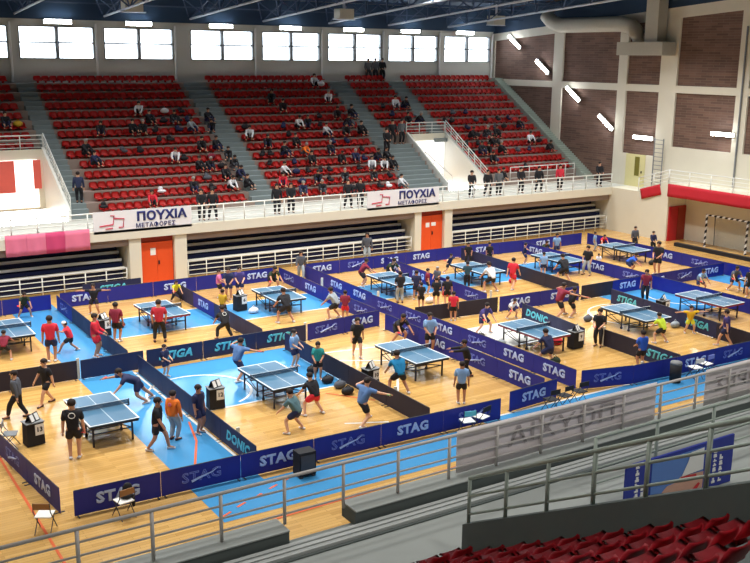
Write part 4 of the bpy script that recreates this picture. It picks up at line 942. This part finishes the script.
def build_pose(pose):
    J = joints(pose)
    body = [('hip',.062,None),('waist',.055,'hip'),('chest',.058,'waist'),('neck',.032,'chest'),('head0',.044,'neck'),('head1',.06,'head0'),('head2',.035,'head1')]
    for k in 'lr': body += [('sh'+k,.03,'chest'),('el'+k,.027,'sh'+k),('wr'+k,.019,'el'+k),('ha'+k,.022,'wr'+k),('hj'+k,.058,'hip'),('kn'+k,.039,'hj'+k),('an'+k,.024,'kn'+k),('to'+k,.02,'an'+k)]
    skin_job(pose+'|body', *graph(J, body))
    for sleeve in ('short','long'):
        J2 = dict(J); g = [('waist',.092,None),('low',.098,'waist'),('chest',.1,'waist'),('ncb',.062,'chest')]; J2['low'] = J['hip']-(J['waist']-J['hip'])*.42; J2['ncb'] = J['chest']+(J['neck']-J['chest'])*.9
        for k in 'lr':
            J2['sm'+k] = J['sh'+k].lerp(J['el'+k], .85)
            g += [('sh'+k,.052,'chest')] + ([('sm'+k,.042,'sh'+k)] if sleeve == 'short' else [('el'+k,.037,'sh'+k),('wr'+k,.029,'el'+k)])
        skin_job(pose+'|'+sleeve, *graph(J2, g))
    for leg in ('shorts','trousers'):
        J2 = dict(J); J2['top'] = J['hip']+(J['waist']-J['hip'])*.35; g = [('hip',.088,None),('top',.084,'hip')]
        for k in 'lr':
            J2['th'+k] = J['hj'+k].lerp(J['kn'+k], .8); J2['ank'+k] = J['kn'+k].lerp(J['an'+k], .93)
            g += [('hj'+k,.072,'hip')] + ([('th'+k,.066,'hj'+k)] if leg == 'shorts' else [('kn'+k,.05,'hj'+k),('ank'+k,.038,'kn'+k)])
        skin_job(pose+'|'+leg, *graph(J2, g))
    return J
PJ = {p: build_pose(p) for p in POSES}
bpy.context.view_layer.update(); dg = bpy.context.evaluated_depsgraph_get()
PM = {}
for key, o in PENDING:
    PM[key] = bpy.data.meshes.new_from_object(o.evaluated_get(dg)); PM[key].name = key.split('|')[1]
for key, o in PENDING: bpy.data.objects.remove(o)
def finish_body(pose):
    """add nose, ears and five separate bent fingers per hand to the skinned body"""
    J = PJ[pose]; bm = bmesh.new(); bm.from_mesh(PM[pose+'|body']); hc = J['head1']; f = V(0,J['hd'].z,-J['hd'].y)
    add_tube(bm, [hc+f*.050+J['hd']*.012, hc+f*.072-J['hd']*.012, hc+f*.052-J['hd']*.016], .009, 5, .011)
    for s in (-1,1): add_ball(bm, hc+V(s*.058,0,0)-J['hd']*.005, .012, .5, .8, 1.2, 6, 5)
    for s, k in ((-1,'l'),(1,'r')):
        d = (J['ha'+k]-J['wr'+k]).normalized(); a = d.cross(V(0,1,0)); a = a.normalized() if a.length > .2 else V(1,0,0); b = d.cross(a)
        for q, ln in ((-1.5,.03),(-.5,.038),(.5,.041),(1.5,.036)):
            st = J['ha'+k]+a*q*.0085+d*.006; add_tube(bm, [st, st+d*ln*.6+b*.004, st+d*ln*.95+b*.014], .0046, 5, .0034)
        st = J['wr'+k]+d*.02+a*(-.016); add_tube(bm, [st, st-a*.012+d*.014+b*.004, st-a*.014+d*.03+b*.009], .0055, 5, .004)
    for fc in bm.faces: fc.smooth = True
    me = bpy.data.meshes.new('body'); bm.to_mesh(me); bm.free(); me.materials.append(M['skin']); return me
def extras(pose):
    J = PJ[pose]; hd = J['hd']; f = V(0,hd.z,-hd.y); hc = J['head1']
    bm = bmesh.new(); add_ball(bm, hc-f*.012+hd*.018, .068, .92, 1.0, .92, 10, 7)
    cutp = hc+f*.03
    bmesh.ops.bisect_plane(bm, geom=bm.verts[:]+bm.edges[:]+bm.faces[:], plane_co=hc+f*.036, plane_no=(f-hd*.75).normalized(), clear_outer=True)
    bmesh.ops.holes_fill(bm, edges=bm.edges[:])
    hair = mesh(bm, 'hair', 'hair_dark', True)
    bm = bmesh.new()
    for s in (-1,1): add_ball(bm, hc+f*.056+V(s*.022,0,0)+hd*.006, .0075, 1, .6, .8, 6, 4)
    eyes = mesh(bm, 'eyes', 'hair_dark')
    shoes = []
    for k in 'lr':
        bm = bmesh.new(); a, t_ = J['an'+k], J['to'+k]; d = (t_-a); d.z = 0; d.normalize()
        add_tube(bm, [a-d*.03+V(0,0,-.02), a+V(0,0,-.014), a+d*.05+V(0,0,-.022), a+d*.10+V(0,0,-.03)], .028, 7, .018); shoes.append(mesh(bm, 'shoe', 'shoe_white', True))
    return hair, eyes, shoes
BM = {p: finish_body(p) for p in POSES}; EX = {p: extras(p) for p in POSES}
for k_, me in PM.items():
    me.materials.clear(); me.materials.append(M['cloth_k'])
def put(name, me, parent, m):
    o = bpy.data.objects.new(name, me); C.objects.link(o); o.parent = parent
    o.material_slots[0].link = 'OBJECT'; o.material_slots[0].material = M[m]; return o
def person(x, y, z, H, head, pose, shirt, bottom, label, sleeves='short', bkind='shorts', hair='hair_dark', skin='skin', shoe='shoe_white', group=None, nice=True):
    b = put('person', BM[pose], None, skin); b.location = (x,y,z); b.scale = (H*1.1,H*1.1,H); b.rotation_euler = (0,0,-math.radians(head)); tag(b, label, 'person', group)
    put('shirt', PM[pose+'|'+sleeves], b, 'cloth_'+shirt); put(bkind, PM[pose+'|'+bkind], b, 'cloth_'+bottom)
    hr, ey, sh = EX[pose]; put('hair', hr, b, hair)
    if nice: put('eyes', ey, b, 'hair_dark')
    for s in sh: put('shoe', s, b, shoe)
    return b
def world_pt(b, v): return Matrix.LocRotScale(b.location, b.rotation_euler, b.scale) @ v
rr = random.Random(3)
def bat_label(lab):
    w = lab.replace(',', '').split()[:12]
    while w[-1] in ('the','by','of','in','at','and','a','behind','beside','to','on','before','over','with','second','last','front','table'): w.pop()
    return 'bat of the ' + ' '.join(w)
for x, y, H, hd, pose, sh, bt, lab, rk in PEOPLE:
    bcol, bk = bt[:-1], ('shorts' if bt[-1] == 's' else 'trousers')
    bcol = bcol if 'cloth_'+bcol in M else 'k'
    ps = pose if pose != 'stand' or rr.random() < .5 else 'stand2'
    long_ = sh in ('o','gd','kg','n') and bk == 'trousers' or 'jacket' in lab or 'track' in lab or 'all in black' in lab
    b = person(x, y, 0, H, hd, ps, sh, bcol, lab, 'long' if long_ else 'short', bk, 'hair_grey' if 'grey haired' in lab else 'hair_dark', rr.choice(['skin','skin_tan']), 'shoe_dark' if 'dark red shoes' in lab or bk == 'trousers' else 'shoe_white')
    J = PJ[ps]
    if 'white ring' in lab:
        td = (J['neck']-J['hip']).normalized(); bk_ = V(0,-td.z,td.y); c = J['chest']+bk_*.088+td*.01; bm = bmesh.new()
        add_tube(bm, [c+V(math.cos(q*math.pi/8)*.045,0,0)+td*math.sin(q*math.pi/8)*.045 for q in range(17)], .006, 5); o = obj('back_print', bm, 'paper', b)
    if 'white cap' in lab:
        bm = bmesh.new(); add_ball(bm, J['head1']+J['hd']*.035, .068, 1, 1.1, .75, 10, 6); obj('cap', bm, 'paper', b, True)
    if 'orange top' in lab:
        td = (J['neck']-J['hip']).normalized(); c = J['chest']+V(0,-.088,.0); bm = bmesh.new(); add_tube(bm, [c+V(math.cos(q*math.pi/6)*.03,0,math.sin(q*math.pi/6)*.03) for q in range(13)], .007, 5); obj('back_print', bm, 'pink_cloth', b)
    if rk:
        d = (J['har']-J['wrr']).normalized(); n_ = V(0,1,0); u = d.cross(n_); u = u.normalized() if u.length > .1 else V(1,0,0); w = d.cross(u)
        me_key = 'racket'
        t = thing('table_tennis_racket', bat_label(lab), 'racket', world_pt(b, J['har']+d*.01), 0, None)
        t.rotation_euler = (math.radians(75), 0, -math.radians(hd)+rr.uniform(-.5,.5))
        if 'racket' not in FONTS:
            bm = bmesh.new(); add_tube(bm, [(0,0,-.03),(0,0,.06)], .013, 6); FONTS['racket'] = mesh(bm, 'handle', 'chair_wood')
            for c_ in ('rubber_red','rubber_green'):
                bm = bmesh.new(); add_ball(bm, (0,0,.13), .078, 1, .09, 1.05, 12, 8); FONTS['blade'+c_] = mesh(bm, 'blade', c_, True)
        obj('handle', FONTS['racket'], None, t); obj('blade', FONTS['blade'+('rubber_green' if rk == 'g' else 'rubber_red')], None, t)
for i, (x, y, z, c_, lab) in enumerate(STANDERS):
    top = y > 50; x = min(x, 48.6)
    person(x, y if not top else y, z, 1.7, 200 if not top else (20 if i == 0 else 190), ['stand','stand2','hips'][i % 3], c_, 'black', lab, 'long', 'trousers', nice=False, shoe='shoe_dark')
names_c = {'k':'black','n':'navy','w':'white','m':'mustard','dr':'dark red','g':'grey','r':'red','o':'orange','p':'pink'}
BN = lambda x: 'left of first aisle' if x < 13.3 else 'above first orange door' if x < 24.5 else 'left of wide aisle' if x < 35.6 else 'in narrow block' if x < 41.3 else 'in right block by bricks'
used = {}
for i, (x, k, c_) in enumerate(SITTERS):
    if k < 6 and (x < 13.3 or 37.7 < x < 41.3): continue
    x = min(x, 49.0)
    y = 50.3+.8*k+.45; z = tread(k)
    blk = BN(x); j = used.get((blk,k), 0); used[(blk,k)] = j+1
    if i % 7 == 3:
        o = bag(x, y-.06, z+.23, 'cloth_'+(c_ if c_ != 'k' else 'black'), '%s bag on a seat, %s row %s, %s item from left' % (names_c[c_], ORD[k], blk, ORD[j]), 1.1, 'bags in the far stand'); continue
    b = person(x, y-.13, z+.1, rr.uniform(1.5,1.7), 180+rr.uniform(-35,35), ['sit','sit2'][i % 2], c_, rr.choice(['k','gd','n','k']), 'spectator in %s seated in %s row %s, %s from left' % (names_c[c_], ORD[k], blk, ORD[j]), 'long', 'trousers', rr.choice(['hair_dark','hair_dark','hair_dark','hair_grey']), rr.choice(['skin','skin_tan']), 'shoe_dark', 'seated spectators', False)
CLUTTER_RNG = random.Random(11); count = {}
for x0, x1, k0, k1, n in CLUTTER:
    for q in range(n):
        x = CLUTTER_RNG.uniform(x0, x1); k = CLUTTER_RNG.randint(k0, k1); blk = BN(x)
        if any(abs(x-sx) < .5 and k == sk for sx, sk, _ in SITTERS) or any(abs(x-cx) < .5 and k == ck for cx, ck in count.get('at', [])) or (k < 6 and 37.3 < x < 41.5): continue
        count.setdefault('at', []).append((x, k)); j = count.get((blk,k), 0); count[(blk,k)] = j+1
        bm = bmesh.new(); r_ = CLUTTER_RNG; add_ball(bm, (0,0,.1), .17, r_.uniform(1,1.7), .9, r_.uniform(.5,.9), 8, 6); add_ball(bm, (r_.uniform(-.12,.12),.12,.22), .13, 1.2, .7, 1.1, 8, 6)
        c_ = r_.choice(['black','black','black','cloth_gd','cloth_n','cloth_w'])
        nm = {'black':'black','cloth_gd':'grey','cloth_n':'navy','cloth_w':'white'}[c_]
        tag(obj('folded_coat', bm, c_, None, True, (x, 50.3+.8*k+.36, tread(k)+.24)), '%s coat heaped on a seat, %s row %s, %s heap there' % (nm, ORD[k], blk, ORD[j]), 'coat', 'coats heaped on the far stand')
print('objects', len(bpy.data.objects))
